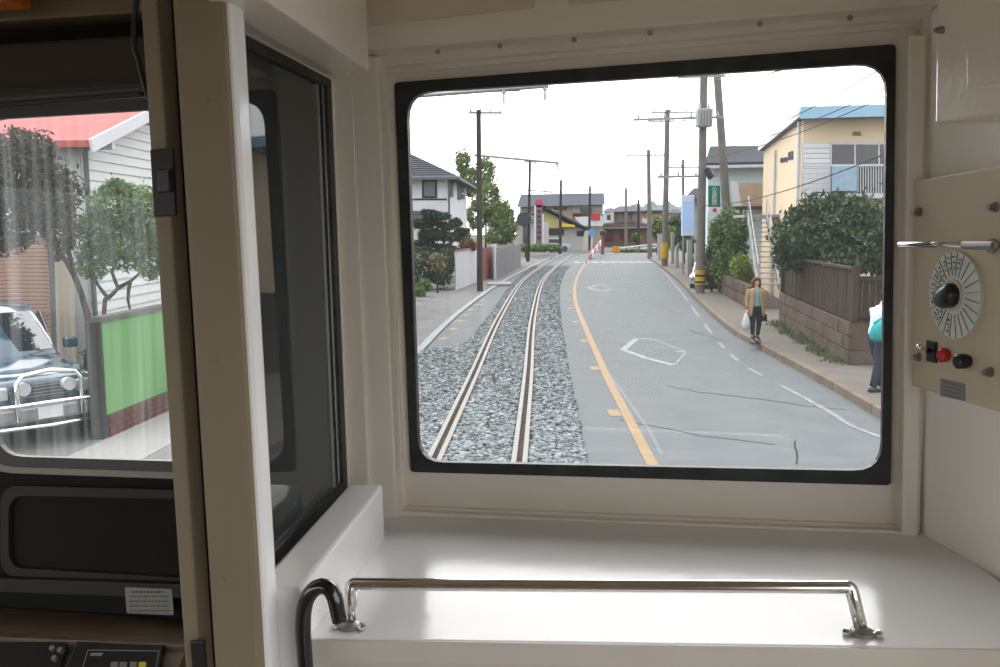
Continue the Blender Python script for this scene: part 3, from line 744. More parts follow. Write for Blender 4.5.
# right side
b = G(700,293,.15); Yp = b.y; t = P(704.5,40,Yp)
pm = pole('utility_pole','tall concrete pole carrying the grey transformer box, yellow band at its foot',b,t,.19,.14,conc,
   [(.86,1.9,(1,-.15,0),.55),(.70,3.6,(1,-.2,0),.78),(.47,2.4,(1,-.2,0),.75)])
tfz = P(704,118,Yp-.35)
tf = ob('transformer', MB().box(tfz,(.62,.5,.72)), mat('transformer_grey',(.42,.43,.44),.5), pm, bevel=.05)
for k in range(5): ob('cooling_fin', MB().box(tfz+V((-.24+k*.12,-.28,0)),(.03,.08,.6)), MATS['transformer_grey'], tf)
for k in (-1,1): ob('bushing', MB().tube([tfz+V((k*.18,0,.36)),tfz+V((k*.18,0,.44)),tfz+V((k*.18,0,.6))],[.05,.06,.03],8), insul, tf)
ob('hanger', MB().box(tfz+V((0,.3,.1)),(.5,.12,.1)), grey, pm)
zb = b+V((0,0,.55)); ax_ = (t-b).normalized()
ob('yellow_band', MB().tube([b+ax_*.35,b+ax_*.95],.215,14), ybm, pm)
for k in (0,1): ob('black_stripe', MB().tube([b+ax_*(.42+.27*k),b+ax_*(.50+.27*k)],.222,14), blk, pm)
b = G(733,290,.15); Yq = b.y+1.5
pole('utility_pole','bare leaning concrete pole rising from behind the tall hedge',P(733,285,Yq).xy.to_3d(),P(714,30,Yq),.21,.15,conc)
b6 = G(664.5,266,.15); t6 = P(667.5,110,b6.y)
pq = pole('utility_pole','concrete pole with yellow band further down the right sidewalk',b6,t6,.22,.16,conc,[(.93,2.6,(1,0,0),.5),(.985,3.6,(1,0,0),.3)])
ob('yellow_band', MB().tube([b6+V((0,0,.5)),b6+V((0.01,0,1.6))],.26,12), ybm, pq)
b7 = G(650,257,.15); pole('utility_pole','farthest tall concrete pole at the right kerb',b7,P(648.5,150,b7.y),.22,.15,conc,[(.95,4,(1,0,0),.5)])
b8 = P(684,245,66); b8.z=.1; pole('utility_pole','thin pole behind the pale blue hanging signboard',b8,P(683,160,66),.13,.1,conc,[(.93,2.6,(1,0,0),.4)])
for px,ty,Y in ((626,188,108),(638.5,200,112)):
    b = P(px,240,Y); b.z = 0; pole('utility_pole','slim pole before the tiled-roof house, '+('taller left one' if px<630 else 'shorter right one'),b,P(px,ty,Y),.2,.14,conc if px<630 else woodp,[(.9,2,(1,0,0),.5)])
# far pole on the right that the wires run to (out of the frame)
bq = V((8.0,14.6,0)); tq = V((8.0,14.6,7.4)); pole('utility_pole','concrete pole beyond the right edge of the frame that takes the wires',bq,tq,.19,.14,conc,[(.93,1.8,(1,.2,0),.5)])
wirem = mat('black_wire',(.04,.04,.045),.6)
def wire(a, b, sag, r, label, grp=None):
    a = V(a); b = V(b); pts = [a+(b-a)*t-V((0,0,sag*4*t*(1-t))) for t in [i/14 for i in range(15)]]
    return ob('overhead_wire', MB().tube(pts,r,5,cap=True), wirem, label=label, cat='wire', group=grp, base=a)
grp = 'wires from the transformer pole to the right'
for i,(a,b_) in enumerate((((706,78),(846,40)),((706,80),(905,22)),((703,145),(870,64)),((704,150),(905,58)),((703,157),(905,66)),((703,206),(905,128)))):
    wire(P(a[0],a[1],Yp), P(b_[0]+70*(1 if i>2 else .6),b_[1]-14,14.8), .35, .011 if i<5 else .014, ('topmost','second highest','third','fourth','fifth','lowest')[i]+' of the thin wires from the transformer pole to the right', grp)
g2 = 'wires along the right sidewalk poles'
for i,(ya,yb_) in enumerate(((82,116),(132,112),(160,140),(160,150))):
    wire(P(700-i,ya,Yp), P(662+i*3,yb_,b6.y), .5, .016, ('topmost','second','third','lowest')[i]+' wire between the transformer pole and the next pole', g2)
for i in range(3): wire(P(662+i*4,115+i*12,b6.y), P(645+i*3,158+i*6,b7.y), .5, .016, ('upper','middle','lower')[i]+' wire between the two farthest right sidewalk poles', 'wires between far sidewalk poles')
cw = [w0+V((-.3,-22,0)), w0, w1, w2]
for i,(a,b) in enumerate(zip(cw,cw[1:])): 
    wire(a-V((0,0,.35)), b-V((0,0,.35)), .04, .008, ('nearest','middle','farthest')[i]+' span of the contact wire above the track', 'contact wire spans')
for a,b_ in ((P(399,62,c0.y),P(478.5,112,G(480,292).y)),(P(478.5,112,G(480,292).y),P(530,162,G(528,262).y)),(P(478,140,G(480,292).y),P(530,178,G(528,262).y))):
    wire(a,b_,.3,.012,('wire to the near track pole top','upper wire between the second and third track poles','lower wire between the second and third track poles')[int(a.y>30)+int(a.y>30 and a.z<8)],'wires along the track poles')
# ------------------------------------------------------------------ right side: wall, fence, shrubs, people, houses
stonem = mat('block_stone',(.095,.066,.05),.9,col2=(.17,.128,.10),scale=2.5,bump=.5,bscale=14)
joint = mat('mortar',(.10,.085,.07),.95)
A = G(779,322,.15); B = G(848,365,.15); D = (B-A).normalized(); Nn = V((D.y,-D.x,0)); Nn = -Nn if Nn.x>0 else Nn   # Nn faces the street
A0 = A; B2 = B+V((3.2,-.15,0)); bh = .29
wr = root('block_wall', A, 'low wall of brown stone blocks beside the right sidewalk under the wooden fence', 'wall', kind='structure')
ob('wall_core', MB().prism([A-Nn*.05,B-Nn*.05,B2+V((0,.05,0)),B2+V((0,.25,0)),B-Nn*.25+V((.2,.1,0)),A-Nn*.25], V((0,0,.86))), joint, wr)
L = (B-A).length; nb = 9
for c in range(3):
    for k in range(nb+1):
        s0 = max(0,(k-(.5 if c%2 else 0))*L/nb); s1 = min(L,(k+1-(.5 if c%2 else 0))*L/nb)
        if s1-s0 < .05: continue
        z = .15+c*bh; j = random.uniform(0,.02)
        p = A+D*(s0+.012); q = A+D*(s1-.012)
        ob('block', MB().prism([p+Nn*j+V((0,0,z-.15+.01)),q+Nn*j+V((0,0,z-.15+.01)),q-Nn*.12+V((0,0,z-.15+.01)),p-Nn*.12+V((0,0,z-.15+.01))], V((0,0,bh-.02))), stonem, wr, bevel=.012)
D2 = (B2-B).normalized(); N2 = V((D2.y,-D2.x,0)); N2 = -N2 if N2.y>0 else N2
for c in range(3):
    for k in range(4):
        p = B+D2*(k*.8+.012); q = B+D2*(k*.8+.788); z = c*bh+.01; j = random.uniform(0,.02)
        ob('block', MB().prism([p+N2*j+V((0,0,z)),q+N2*j+V((0,0,z)),q-N2*.12+V((0,0,z)),p-N2*.12+V((0,0,z))], V((0,0,bh-.02))), stonem, wr, bevel=.012)
wf_ = mat('weathered_dark_wood',(.035,.023,.018),.9,col2=(.11,.078,.06),scale=5,stretch=(6,6,.4))
fr_ = root('wooden_fence', A+V((0,0,.87)), 'dark weathered plank fence standing on the stone block wall', 'fence')
bd_ = MB(); s = 0
while s < L-.05:
    w = random.uniform(.10,.15); p = A+D*s-Nn*(.10+random.uniform(0,.012)); q = A+D*min(L,s+w-.008)-Nn*.10
    bd_.prism([p+V((0,0,.87)),q+V((0,0,.87)),q-Nn*.02+V((0,0,.87)),p-Nn*.02+V((0,0,.87))], V((0,0,1.0+random.uniform(-.03,.02)))); s += w
ob('fence_boards', bd_, wf_, fr_, kind='stuff')
for f in (0,1): 
    p = A+D*L*f-Nn*.08; ob('fence_post', MB().span(p+V((0,0,.87)), p+V((0,0,2.0)), .12,.12, V((0,1,0))), wf_, fr_)
for z in (1.15,1.75): ob('fence_rail', MB().span(A-Nn*.16+V((0,0,z)), B-Nn*.16+V((0,0,z)), .05,.07), wf_, fr_)
ob('cap', MB().span(A-Nn*.1+V((0,0,1.9)), B-Nn*.1+V((0,0,1.93)), .14,.05), wf_, fr_)
gt = root('wooden_gate', B+V((.3,0,.87)), 'dark wooden fence section facing the train right of the wall corner', 'fence')
m = MB(); s = .15
while s < 2.9: m.prism([B+D2*s+V((0,.1,.87)),B+D2*(s+.12)+V((0,.1,.87)),B+D2*(s+.12)+V((0,.13,.87)),B+D2*s+V((0,.13,.87))], V((0,0,.85))); s += .135
ob('fence_boards', m, wf_, gt, kind='stuff')
for z in (1.0,1.74): ob('fence_rail', MB().span(B+D2*.1+V((0,.06,z)), B+D2*3+V((0,.06,z)), .05,.09), wf_, gt)
for s in (.12,1.5,2.9): ob('fence_post', MB().span(B+D2*s+V((0,.1,.86)), B+D2*s+V((0,.1,1.95)), .13,.13,V((0,1,0))), wf_, gt)
# weeds at the wall base
wl = []
for i in range(16):
    f = i/15; c = A+D*L*(.05+.9*f)+Nn*random.uniform(.1,.3)
    for _ in range(3): wl.append((c+D*random.uniform(-.3,.3)+V((0,0,random.uniform(-.05,.0))),(random.uniform(.1,.3),.2,random.uniform(.06,.2))))
me = leafmesh(wl, 6500, .035, seed=50); me.materials.append(leafmat('weed_leaves',(.05,.08,.02),(.14,.19,.06),(.22,.22,.10)))
o = bpy.data.objects.new('weeds', me); C.objects.link(o); link(o,'green weeds growing along the foot of the stone block wall','weeds',None,'stuff')
# big shrub behind the fence
S = lambda px,py,rx,rz,Y=23.5: blob(px,py,Y,rx,rz)
plant('shrub','large dark green shrub spilling over the wooden fence','shrub',
   [S(835,232,40,34),S(800,240,26,28),S(865,235,28,34),S(822,216,26,22),S(850,214,26,20),S(790,252,16,18),S(880,250,26,30,22.5),S(812,258,26,16,23.8),S(850,262,30,14,22.5)], 15000, .085, darkleaf,
   [[V((8.6,23.6,0)),V((8.5,23.6,1.2)),V((8.7,23.5,2.4))]], seed=3)
# tall hedge and lime bush by the stairs
Yh = 37.0
plant('shrub','tall green climbing bush at the foot of the leaning pole','shrub',
   [blob(731,232,Yh,15,22),blob(727,252,Yh,14,24),blob(738,258,Yh,10,20),blob(730,278,Yh,14,14),blob(722,268,Yh,10,14),blob(716,236,Yh,7,14)], 8000, .09, midleaf, seed=4)
plant('shrub','yellow-green rounded bush beside the metal stairs','shrub',
   [blob(741,268,34,10,13),blob(747,276,34,7,8),blob(742,282,34,9,8)], 2600, .07, limeleaf, seed=5)
plant('shrub','dark leafy bush with pale flowers right of the transformer pole','shrub',
   [blob(712,262,38,7,18),blob(710,278,38,5,10)], 2000, .08, darkleaf, seed=6)
lw_ = root('stone_wall', G(735,300,.15), 'low weathered stone retaining wall under the bushes by the sidewalk', 'wall', kind='structure')
a = G(717,291,.15); b = G(748,309,.15); d = (b-a); 
for k in range(7):
    for c in range(2):
        p = a+d*((k+.03+(.5 if c else 0))/7.5); q = a+d*((k+.97+(.5 if c else 0))/7.5); nn = V((d.y,-d.x,0)).normalized()*.22
        if nn.x < 0: nn = -nn
        ob('stone', MB().prism([p+V((0,0,c*.4)),q+V((0,0,c*.4)),q+nn+V((0,0,c*.4)),p+nn+V((0,0,c*.4))], V((0,0,.385))), stonem, lw_, bevel=.05)
# metal stairs
sr = root('metal_stairs', P(767,290,30).xy.to_3d(), 'grey steel outdoor staircase climbing to the upper floor', 'stairs')
b0 = P(765,287,30); t0 = P(750,204,34.5); wv = P(779,287,30)-P(758,287,30)
b0 = P(758,287,30); 
t0 = P(748,216,34.5)
pale = mat('pale_steel',(.45,.46,.46),.5)
n = 14
for k in range(n):
    p = b0+(t0-b0)*((k+.5)/n); ob('stair_tread', MB().span(p, p+wv, .26, .04), pale, sr)
for s in (0,1): ob('stringer', MB().span(b0+wv*s, t0+wv*s, .05, .22), pale, sr)
for s in (0,1):
    ob('handrail', MB().tube([b0+wv*s+V((0,0,.75)), t0+wv*s+V((0,0,.75))], .025, 8), pale, sr)
    for k in range(6):
        p = b0+wv*s+(t0-b0)*(k/5); ob('baluster', MB().cyl(p, p+V((0,0,.75)), .018, 6), pale, sr)
ob('landing', MB().box(t0+wv*.5+V((.3,.8,0)), (1.6,1.6,.1)), pale, sr)
# yellow apartment building
peach = mat('peach_render',(.95,.76,.53),.85,var=.05,scale=1.5)
wpl = mat('white_plank',(.85,.86,.90),.6); lblue = mat('light_blue_fascia',(.38,.62,.80),.5)
darkg = mat('dark_window',(.035,.04,.045),.08); alum = mat('white_aluminium',(.60,.62,.63),.4)
ca = P(800,222,29); ca.z = 0; cb_ = P(762,222,41); cb_.z = 0
eS = (cb_-ca).normalized(); eF = V((eS.y,-eS.x,0)); H = 6.25
bl_ = root('apartment_building', ca, 'two-storey peach apartment building with light blue roof edge at the right', 'building')
cc = ca+eF*9; cd = cb_+eF*9
ob('wall', MB().prism([ca,cb_,cd,cc], V((0,0,H))), peach, bl_)
rz_ = V((0,0,H))
ob('roof', MB().prism([ca-eF*.15-eS*.7+rz_, cb_-eF*.15+eS*.3+rz_, cd+eS*.3+rz_, cc-eS*.7+rz_], V((0,0,.10))), mat('roof_grey',(.30,.32,.34),.6), bl_)
ob('fascia', MB().span(ca-eF*.2-eS*.74+rz_+V((0,0,.12)), cc-eS*.74+rz_+V((0,0,.12)), .06,.36), lblue, bl_)
ob('fascia', MB().span(ca-eF*.2-eS*.74+rz_+V((0,0,.10)), cb_-eF*.2+eS*.3+rz_+V((0,0,.10)), .06,.20), wpl, bl_)
def onF(px,py,off=0):      # a point on the front face seen at a pixel
    d = ray(px,py); n_ = eS; o_ = ca-eS*off; return CAMP+d*((o_-CAMP).dot(n_)/d.dot(n_))
def onS(px,py,off=0):
    d = ray(px,py); o_ = ca-eF*off; return CAMP+d*((o_-CAMP).dot(eF)/d.dot(eF))
def fbox(fn, x0,y0,x1,y1, off, th, nv):
    return MB().prism([fn(x0,y0,off),fn(x1,y0,off),fn(x1,y1,off),fn(x0,y1,off)], nv*th)
sh_ = ob('storm_shutter_box', fbox(onF,802,143,831,194,.02,.02,eS), alum, bl_)
for k in range(10): 
    y = 143.6+k*5.05; ob('shutter_slat', fbox(onF,803,y,830.5,y+4.4,.05,.03,eS), wpl, sh_)
wn = ob('window', fbox(onF,831,143,884,195,.03,.02,eS), darkg, bl_)
for x in (831,855,879): ob('window_frame', fbox(onF,x-.8,143,x+.8,166,.07,.05,eS), alum, wn)
ob('window_frame', fbox(onF,831,142,884,144.5,.07,.05,eS), alum, wn)
ob('wall_vent', fbox(onF,853,131.5,861,135.5,.04,.03,eS), mat('vent_tan',(.30,.22,.13),.7), bl_)
bal_ = ob('balcony', MB().prism([onF(802,194,0),onF(905,194,0),onF(905,199,0),onF(802,199,0)], -eS*.9), alum, bl_)
ob('balcony_rail', MB().span(onF(802,165.5,.9), onF(905,165,.9), .05,.06), alum, bal_)
for k in range(40):
    x = 803+k*2.6
    if 832 < x < 857: continue
    ob('baluster', fbox(onF,x,166,x+.9,194,.9,.03,eS), alum, bal_)
ob('hanging_blanket', MB().prism([onF(832,166,.96),onF(857,166,.96),onF(857,191,.99),onF(832,191,.99)], eS*.04), mat('pale_blue_cloth',(.36,.50,.62),.9,var=.12,scale=6), label='pale blue blanket hung over the balcony rail', cat='blanket', bevel=.01)
for x0,y0,y1 in ((780,158,162.5),(782.5,157.5,162),(785,157,161.5),(788,152,160),(790.5,151,159.5)):
    ob('side_window', fbox(onS,x0,y0,x0+2,y1,.03,.03,eF), darkg, bl_)
for x in (775,799): ob('downpipe', MB().cyl(onS(x,150 if x<780 else 122,.08), onS(x,150,.08).xy.to_3d(), .06, 8), wpl, bl_)
# clinic building with green sign
Yc = 45; cl = P(707,240,Yc).xy.to_3d(); cr_ = P(800,240,Yc-1).xy.to_3d(); ez = P(735,165,Yc).z
pbl = mat('pale_blue_wall',(.72,.84,.88),.8,var=.04); slate = mat('dark_slate_roof',(.065,.068,.08),.9,var=.12,scale=4,stretch=(1,1,8))
ck = root('clinic_building', cl, 'pale blue-white building with dark roof and a green vertical sign', 'building')
dp = V((1.5,9,0))
ob('wall', MB().prism([cl,cr_,cr_+dp,cl+dp], V((0,0,ez))), pbl, ck)
r0,r1 = P(705,166,Yc-.6), P(800,164,Yc-1.6); q0,q1 = P(710,149,Yc+3.5), P(800,148,Yc+3.5)
ob('roof', MB().prism([r0,r1,q1,q0], V((0,0,.15))).prism([r0+V((.14,.6,0)),r1+V((.14,.6,0)),r1+V((2,9,0)),r0+V((2,9,0))],V((0,0,.1))), slate, ck)
ob('gutter', MB().span(r0+V((0,-.05,-.05)), r1+V((0,-.05,-.05)), .12,.14), alum, ck)
def cB(x0,y0,x1,y1,off,th): return MB().prism([P(x0,y0,Yc-off),P(x1,y0,Yc-off),P(x1,y1,Yc-off),P(x0,y1,Yc-off)], V((0,th,0)))
sg = ob('sign_board', cB(708.5,185.5,720.5,207,1.3,.12), mat('sign_green',(.02,.20,.12),.5), ck, bevel=.04, label='green vertical sign with white characters')
ws = ob('lower_sign', cB(708.5,207,720.5,213,1.3,.12), wpl, ck, label='white sign with a red mark')
def textobj(txt, loc, size, mt, parent, rot, name='lettering'):
    c = bpy.data.curves.new(name,'FONT'); c.body = txt; c.size = size; c.align_x = 'CENTER'; c.align_y = 'CENTER'; c.extrude = .004
    c.materials.append(mt); o = bpy.data.objects.new(name, c); C.objects.link(o); me = bpy.data.meshes.new_from_object(o.evaluated_get(bpy.context.evaluated_depsgraph_get())); bpy.data.objects.remove(o); o = bpy.data.objects.new(name, me); C.objects.link(o); o.parent = parent
    mw = M.Translation(loc) @ rot; o.matrix_local = XF[parent].inverted() @ mw; return o
RX = M.Rotation(math.pi/2,4,'X')
for k,ch in enumerate('小鳥医院'):
    textobj(ch, P(714.5,189.3+k*4.6,Yc-1.33), .27, wpl, sg, RX)
ob('red_mark', cB(713,208.5,716.5,211.5,1.34,.03), mat('red_mark',(.6,.04,.05),.5), ws)
fen = root('balcony_fence', P(752,205,Yc-2).xy.to_3d(), 'brown vertical board screen on the clinic upper deck', 'fence')
m = []
for k in range(11):
    x = 739+k*2.4; ob('board', MB().prism([P(x,183,Yc-2),P(x+2.25,183,Yc-2),P(x+2.25,206,Yc-2),P(x,206,Yc-2)], V((0,.03,0))), mat('tan_board',(.58,.45,.32),.8,var=.1,scale=3), fen)
ob('deck', MB().box(P(753,208,Yc-1.4),(2.2,1.6,.15)), slate, fen)
ob('deck_post', MB().span(P(741,208,Yc-2).xy.to_3d(), P(741,208,Yc-2),.1,.1,V((0,1,0))), slate, fen)
ob('deck_post', MB().span(P(764,208,Yc-2).xy.to_3d(), P(764,208,Yc-2),.1,.1,V((0,1,0))), slate, fen)
ob('awning_panel', MB().prism([P(731,181,Yc-3),P(737,181,Yc-3),P(742,206,Yc-3),P(735,206,Yc-3)], V((0,.05,0))), wpl, fen)
fl = ob('flood_lamp', MB().span(P(706.5,169,Yp-.4), P(711,178,Yp-.6), .14,.22), blk, label='black box lamp tilted on the transformer pole', cat='lamp')
# blue hanging sign
Yb = 52; sg = root('signboard', P(689,240,Yb).xy.to_3d(), 'tall pale blue signboard left of the transformer pole', 'sign')
ob('board', MB().prism([P(682,195,Yb),P(694.5,195,Yb),P(694.5,236,Yb),P(682,236,Yb)], V((0,.25,0))), mat('sky_blue_sign',(.62,.82,1.2),.5), sg, bevel=.03)
ob('top_panel', MB().prism([P(682.6,196,Yb-.02),P(694,196,Yb-.02),P(694,202,Yb-.02),P(682.6,202,Yb-.02)], V((0,.03,0))), wpl, sg)
ob('bottom_panel', MB().prism([P(682.6,232,Yb-.02),P(694,232,Yb-.02),P(694,235,Yb-.02),P(682.6,235,Yb-.02)], V((0,.03,0))), wpl, sg)
for x in (684,692.5): ob('post', MB().cyl(P(x,196,Yb+.12).xy.to_3d(), P(x,196,Yb+.12), .06, 8), grey, sg)
# small house behind the sign
hs = root('small_house', P(698,240,58).xy.to_3d(), 'small house with a dark roof behind the pale blue signboard', 'building')
ob('wall', MB().prism([P(692,200,58).xy.to_3d(),P(708,200,58).xy.to_3d(),P(716,200,66).xy.to_3d(),P(700,200,66).xy.to_3d()], V((0,0,P(698,198,58).z))), mat('offwhite_render',(.50,.48,.45),.8), hs)
a,b_ = P(682,200,57),P(712,197,57); ob('roof', MB().prism([a,b_,P(706,188,60),P(694,188,60)], V((.85,4,0))), slate, hs)
for y in (205,222): ob('window', MB().prism([P(699,y-3,57.9),P(702,y-3,57.9),P(702,y+4,57.9),P(699,y+4,57.9)], V((0,.1,0))), darkg, hs)
# gate posts, hedges, kerb clutter further down
for i,(px,yt,yb_,Y,w) in enumerate(((660,234,262,72,4.5),(672.5,232,258,66,3),(688.5,240,272,49,3),(696,243,275,46,2.6),(677,246,266,60,3))):
    b = P(px,yb_,Y); b.z = .15; ob('gate_post', MB().span(b, P(px,yt,Y), w*Y/F, .3, V((0,1,0))), mat('pale_concrete',(.42,.42,.41),.8), label=('first','second','third','fourth','fifth')[i]+' pale concrete gate post along the right sidewalk, '+('at the far corner','beside the banded pole','left of the grey wall','nearest the transformer pole','by the dark hedge')[i], cat='gate post', bevel=.02)
for i,(lab,lobes,mt_) in enumerate((('dark bush between the two concrete poles',[blob(676,228,68,8,10),blob(684,236,62,7,8)],darkleaf),('bright green tree behind the far right gate post',[blob(657,228,85,7,10)],midleaf),('lime green shrub beside the banded pole',[blob(672,238,67,4,10)],limeleaf),('low green hedge under the pale blue signboard',[blob(690,246,54,9,6),blob(698,262,47,5,6)],midleaf))):
    plant('shrub',lab,'shrub',lobes,1500,.16,mt_,seed=20+i)
struct('garden_wall', MB().prism([P(694,250,50).xy.to_3d(),P(712,252,44).xy.to_3d(),P(716,252,44).xy.to_3d(),P(698,250,50).xy.to_3d()], V((0,0,1.3))), mat('dark_garden_wall',(.13,.13,.12),.85))
# small parked car behind the hedge, far cars
def simplecar(px, py, Y, rz, col, label, sc=1):
    b = P(px,py,Y); b.z = .1; r = root('car', b, label, 'car', rz=rz); Rm = M.Rotation(rz,3,'Z')
    q = lambda x,y,z: b+Rm@V((x*sc,y*sc,z*sc))
    prof_ = [(-1.75,.3),(1.75,.3),(1.8,.75),(1.0,.92),(.45,1.45),(-1.1,1.48),(-1.7,1.0)]
    ob('body', MB().prism([q(x,-.75,z) for x,z in prof_], Rm@V((0,1.5*sc,0))), col, r, bevel=.06)
    ob('side_glass', MB().prism([q(x,-.77,z) for x,z in ((-1.4,1.0),(.85,.95),(.4,1.36),(-1.05,1.38))], Rm@V((0,1.54*sc,0))), darkg, r)
    ob('windscreen', MB().prism([q(x,-.65,z) for x,z in ((1.02,.95),(.5,1.42),(.46,1.40),(.96,.93))], Rm@V((0,1.3*sc,0))), darkg, r)
    for x in (-1.15,1.15):
        for y in (-.76,.6): ob('wheel', MB().cyl(q(x,y,.3), q(x,y+.16,.3), .3*sc, 16), blackpl, r)
    for y in (-.55,.55):
        ob('headlight', MB().ball(q(1.78,y,.66),.1,8,6), alum, r)
        ob('tail_light', MB().box(q(-1.76,y,.85),(.08,.2,.2),rz=rz), MATS['red_plastic'], r)
    return r
carw = mat('white_car_paint',(.60,.62,.64),.2,coat=.6); carb = mat('pale_blue_car_paint',(.42,.56,.66),.2,coat=.6)
simplecar(709,272,41,-2.0,carw,'white car parked behind the bush at the transformer pole',.8)
simplecar(553,246,100,.2,carb,'pale blue car parked before the yellow shop')
# ------------------------------------------------------------------ left side through the right windscreen
house_w = mat('white_house_wall',(.86,.86,.90),.8,var=.04,scale=1); tileb = mat('blue_grey_tiles',(.115,.125,.145),.85,var=.15,scale=3)
Yl = 50.0
k0 = P(448,240,Yl).xy.to_3d(); k1 = P(467,240,63).xy.to_3d(); eSl = (k1-k0).normalized(); eFl = V((-eSl.y,eSl.x,0))
zE = P(448,178,Yl).z
lh = root('house', k0, 'white two-storey house with blue-grey hipped roof at the left edge of the windscreen', 'building')
k2 = k0+eFl*9; k3 = k1+eFl*9
ob('wall', MB().prism([k0,k1,k3,k2], V((0,0,zE))), house_w, lh)
e0,e1,e2,e3 = k0-eFl*.7-eSl*.8, k1-eFl*.7+eSl*.8, k3+eFl*.7+eSl*.8, k2+eFl*.7-eSl*.8
ce = (e0+e1+e2+e3)/4; up = V((0,0,zE)); rg = V((0,0,zE+2.3))
ra, rb = ce+eFl*1.2-eSl*2, ce-eFl*.2+eSl*2
m = MB(); m.add([e0+up,e1+up,e2+up,e3+up, ce+eFl*2.0+rg, ce-eFl*.5+rg],[(0,1,5),(1,2,4,5),(2,3,4),(3,0,5,4),(0,3,2,1)])
ob('roof', m, tileb, lh)
# tile courses as raised strips on the visible slopes
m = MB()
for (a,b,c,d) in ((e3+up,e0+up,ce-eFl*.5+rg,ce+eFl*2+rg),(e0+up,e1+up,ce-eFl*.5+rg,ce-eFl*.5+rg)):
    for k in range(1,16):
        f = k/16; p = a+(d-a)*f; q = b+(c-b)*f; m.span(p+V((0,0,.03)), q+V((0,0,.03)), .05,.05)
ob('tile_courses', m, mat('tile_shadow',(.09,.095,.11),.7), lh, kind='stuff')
for a,b in ((e3,e0),(e0,e1)): ob('gutter', MB().span(a+up+V((0,0,-.05)), b+up+V((0,0,-.05)), .12,.14), mat('grey_gutter',(.16,.17,.18),.6), lh)
def onPl(o_, n_, px, py, off=0):
    d = ray(px,py); oo = o_+n_*off; return CAMP+d*((oo-CAMP).dot(n_)/d.dot(n_))
nFr = -eSl; nSd = -eFl
def lb(n_, x0,y0,x1,y1,off,th): return MB().prism([onPl(k0,n_,x0,y0,off),onPl(k0,n_,x1,y0,off),onPl(k0,n_,x1,y1,off),onPl(k0,n_,x0,y1,off)], -n_*th)
w_ = ob('window', lb(nFr,422,179.5,437,198,.06,.05), mat('dark_frame',(.07,.06,.06),.6), lh)
ob('pane', lb(nFr,424,181.5,435,196,.09,.03), mat('grey_blue_pane',(.16,.20,.22),.1), w_)
ob('trim_band', lb(nFr,405,198.5,447,200,.05,.05), mat('dark_frame',(0,0,0)), lh)
ob('corner_pipe', MB().cyl(k0-eFl*.1-eSl*.1, k0-eFl*.1-eSl*.1+up, .06, 8), mat('grey_gutter',(0,0,0)), lh)
for x0,x1,y0,y1 in ((451,453.5,180,197),(458,461,181,200),(462,464.5,182,199)): ob('window', lb(nSd,x0,y0,x1,y1,.05,.05), mat('dark_frame',(0,0,0)) if x0!=462 else darkg, lh)
ob('lower_roof', MB().span(onPl(k0,nFr,400,212,.5), onPl(k0,nFr,440,214,.5), 1.2,.2), tileb, lh)
# garden pines
Yn = 44
def tier(px,py,rx,rz): return blob(px,py,Yn,rx,rz,rx*.7)
pine = [tier(436,216,13,4.5),tier(424,224,11,5),tier(446,226,9,4),tier(456,222,6,3.5),tier(434,235,15,5.5),tier(452,237,10,4),tier(422,246,12,6),tier(442,249,13,5),tier(462,231,7,3),tier(428,213,7,3)]
plant('garden_pine','cloud-pruned garden pine with flat green tiers before the white house','tree',pine,11000,.09,pineleaf,
  [[P(440,285,Yn),P(438,262,Yn),P(444,242,Yn),P(436,225,Yn),P(437,216,Yn)],[P(440,250,Yn),P(455,240,Yn),P(460,231,Yn)],[P(440,246,Yn),P(428,240,Yn),P(422,228,Yn)]], seed=31, base=V((P(440,285,Yn).x,Yn,0)))
plant('hedge','dark clipped hedge below the garden pine','hedge',[blob(420,268,42,16,20),blob(440,270,42,14,15),blob(447,258,42,8,10)],6000,.09,darkleaf,seed=32)
plant('shrub','fan of dry brown fronds in the front garden','shrub',[blob(437,262,40,7,7)],700,.16,mat('dry_frond',(.30,.25,.15),.8),seed=33)
plant('shrub','lime green leafy shrub left of the white fence panel','shrub',[blob(424,286,38,7,6),blob(420,292,36,5,4)],1200,.08,midleaf,seed=34)
plant('shrub','reddish low bush between the pine and the dark pole','shrub',[blob(468,246,46,8,6)],1500,.08,leafmat('rust_leaves',(.14,.06,.03),(.28,.13,.07)),seed=35)
plant('shrub','small bright green bush above the white fence panel','shrub',[blob(462,236,47,7,6)],1200,.09,midleaf,seed=36)
plant('tree','tall light green tree behind the dark track pole','tree',[blob(463,162,69,7,11),blob(485,172,69,9,13),blob(470,182,69,12,14),blob(488,200,68,12,18),blob(500,215,67,13,14),blob(478,215,69,12,14),blob(500,236,66,14,8),blob(508,226,66,9,9)],9500,.16,leafmat('spring_leaves',(.10,.17,.04),(.26,.36,.12),(.36,.44,.2)),
  [[P(485,262,68).xy.to_3d(),P(486,220,68),P(484,185,68)]],seed=37,base=P(485,262,68).xy.to_3d())
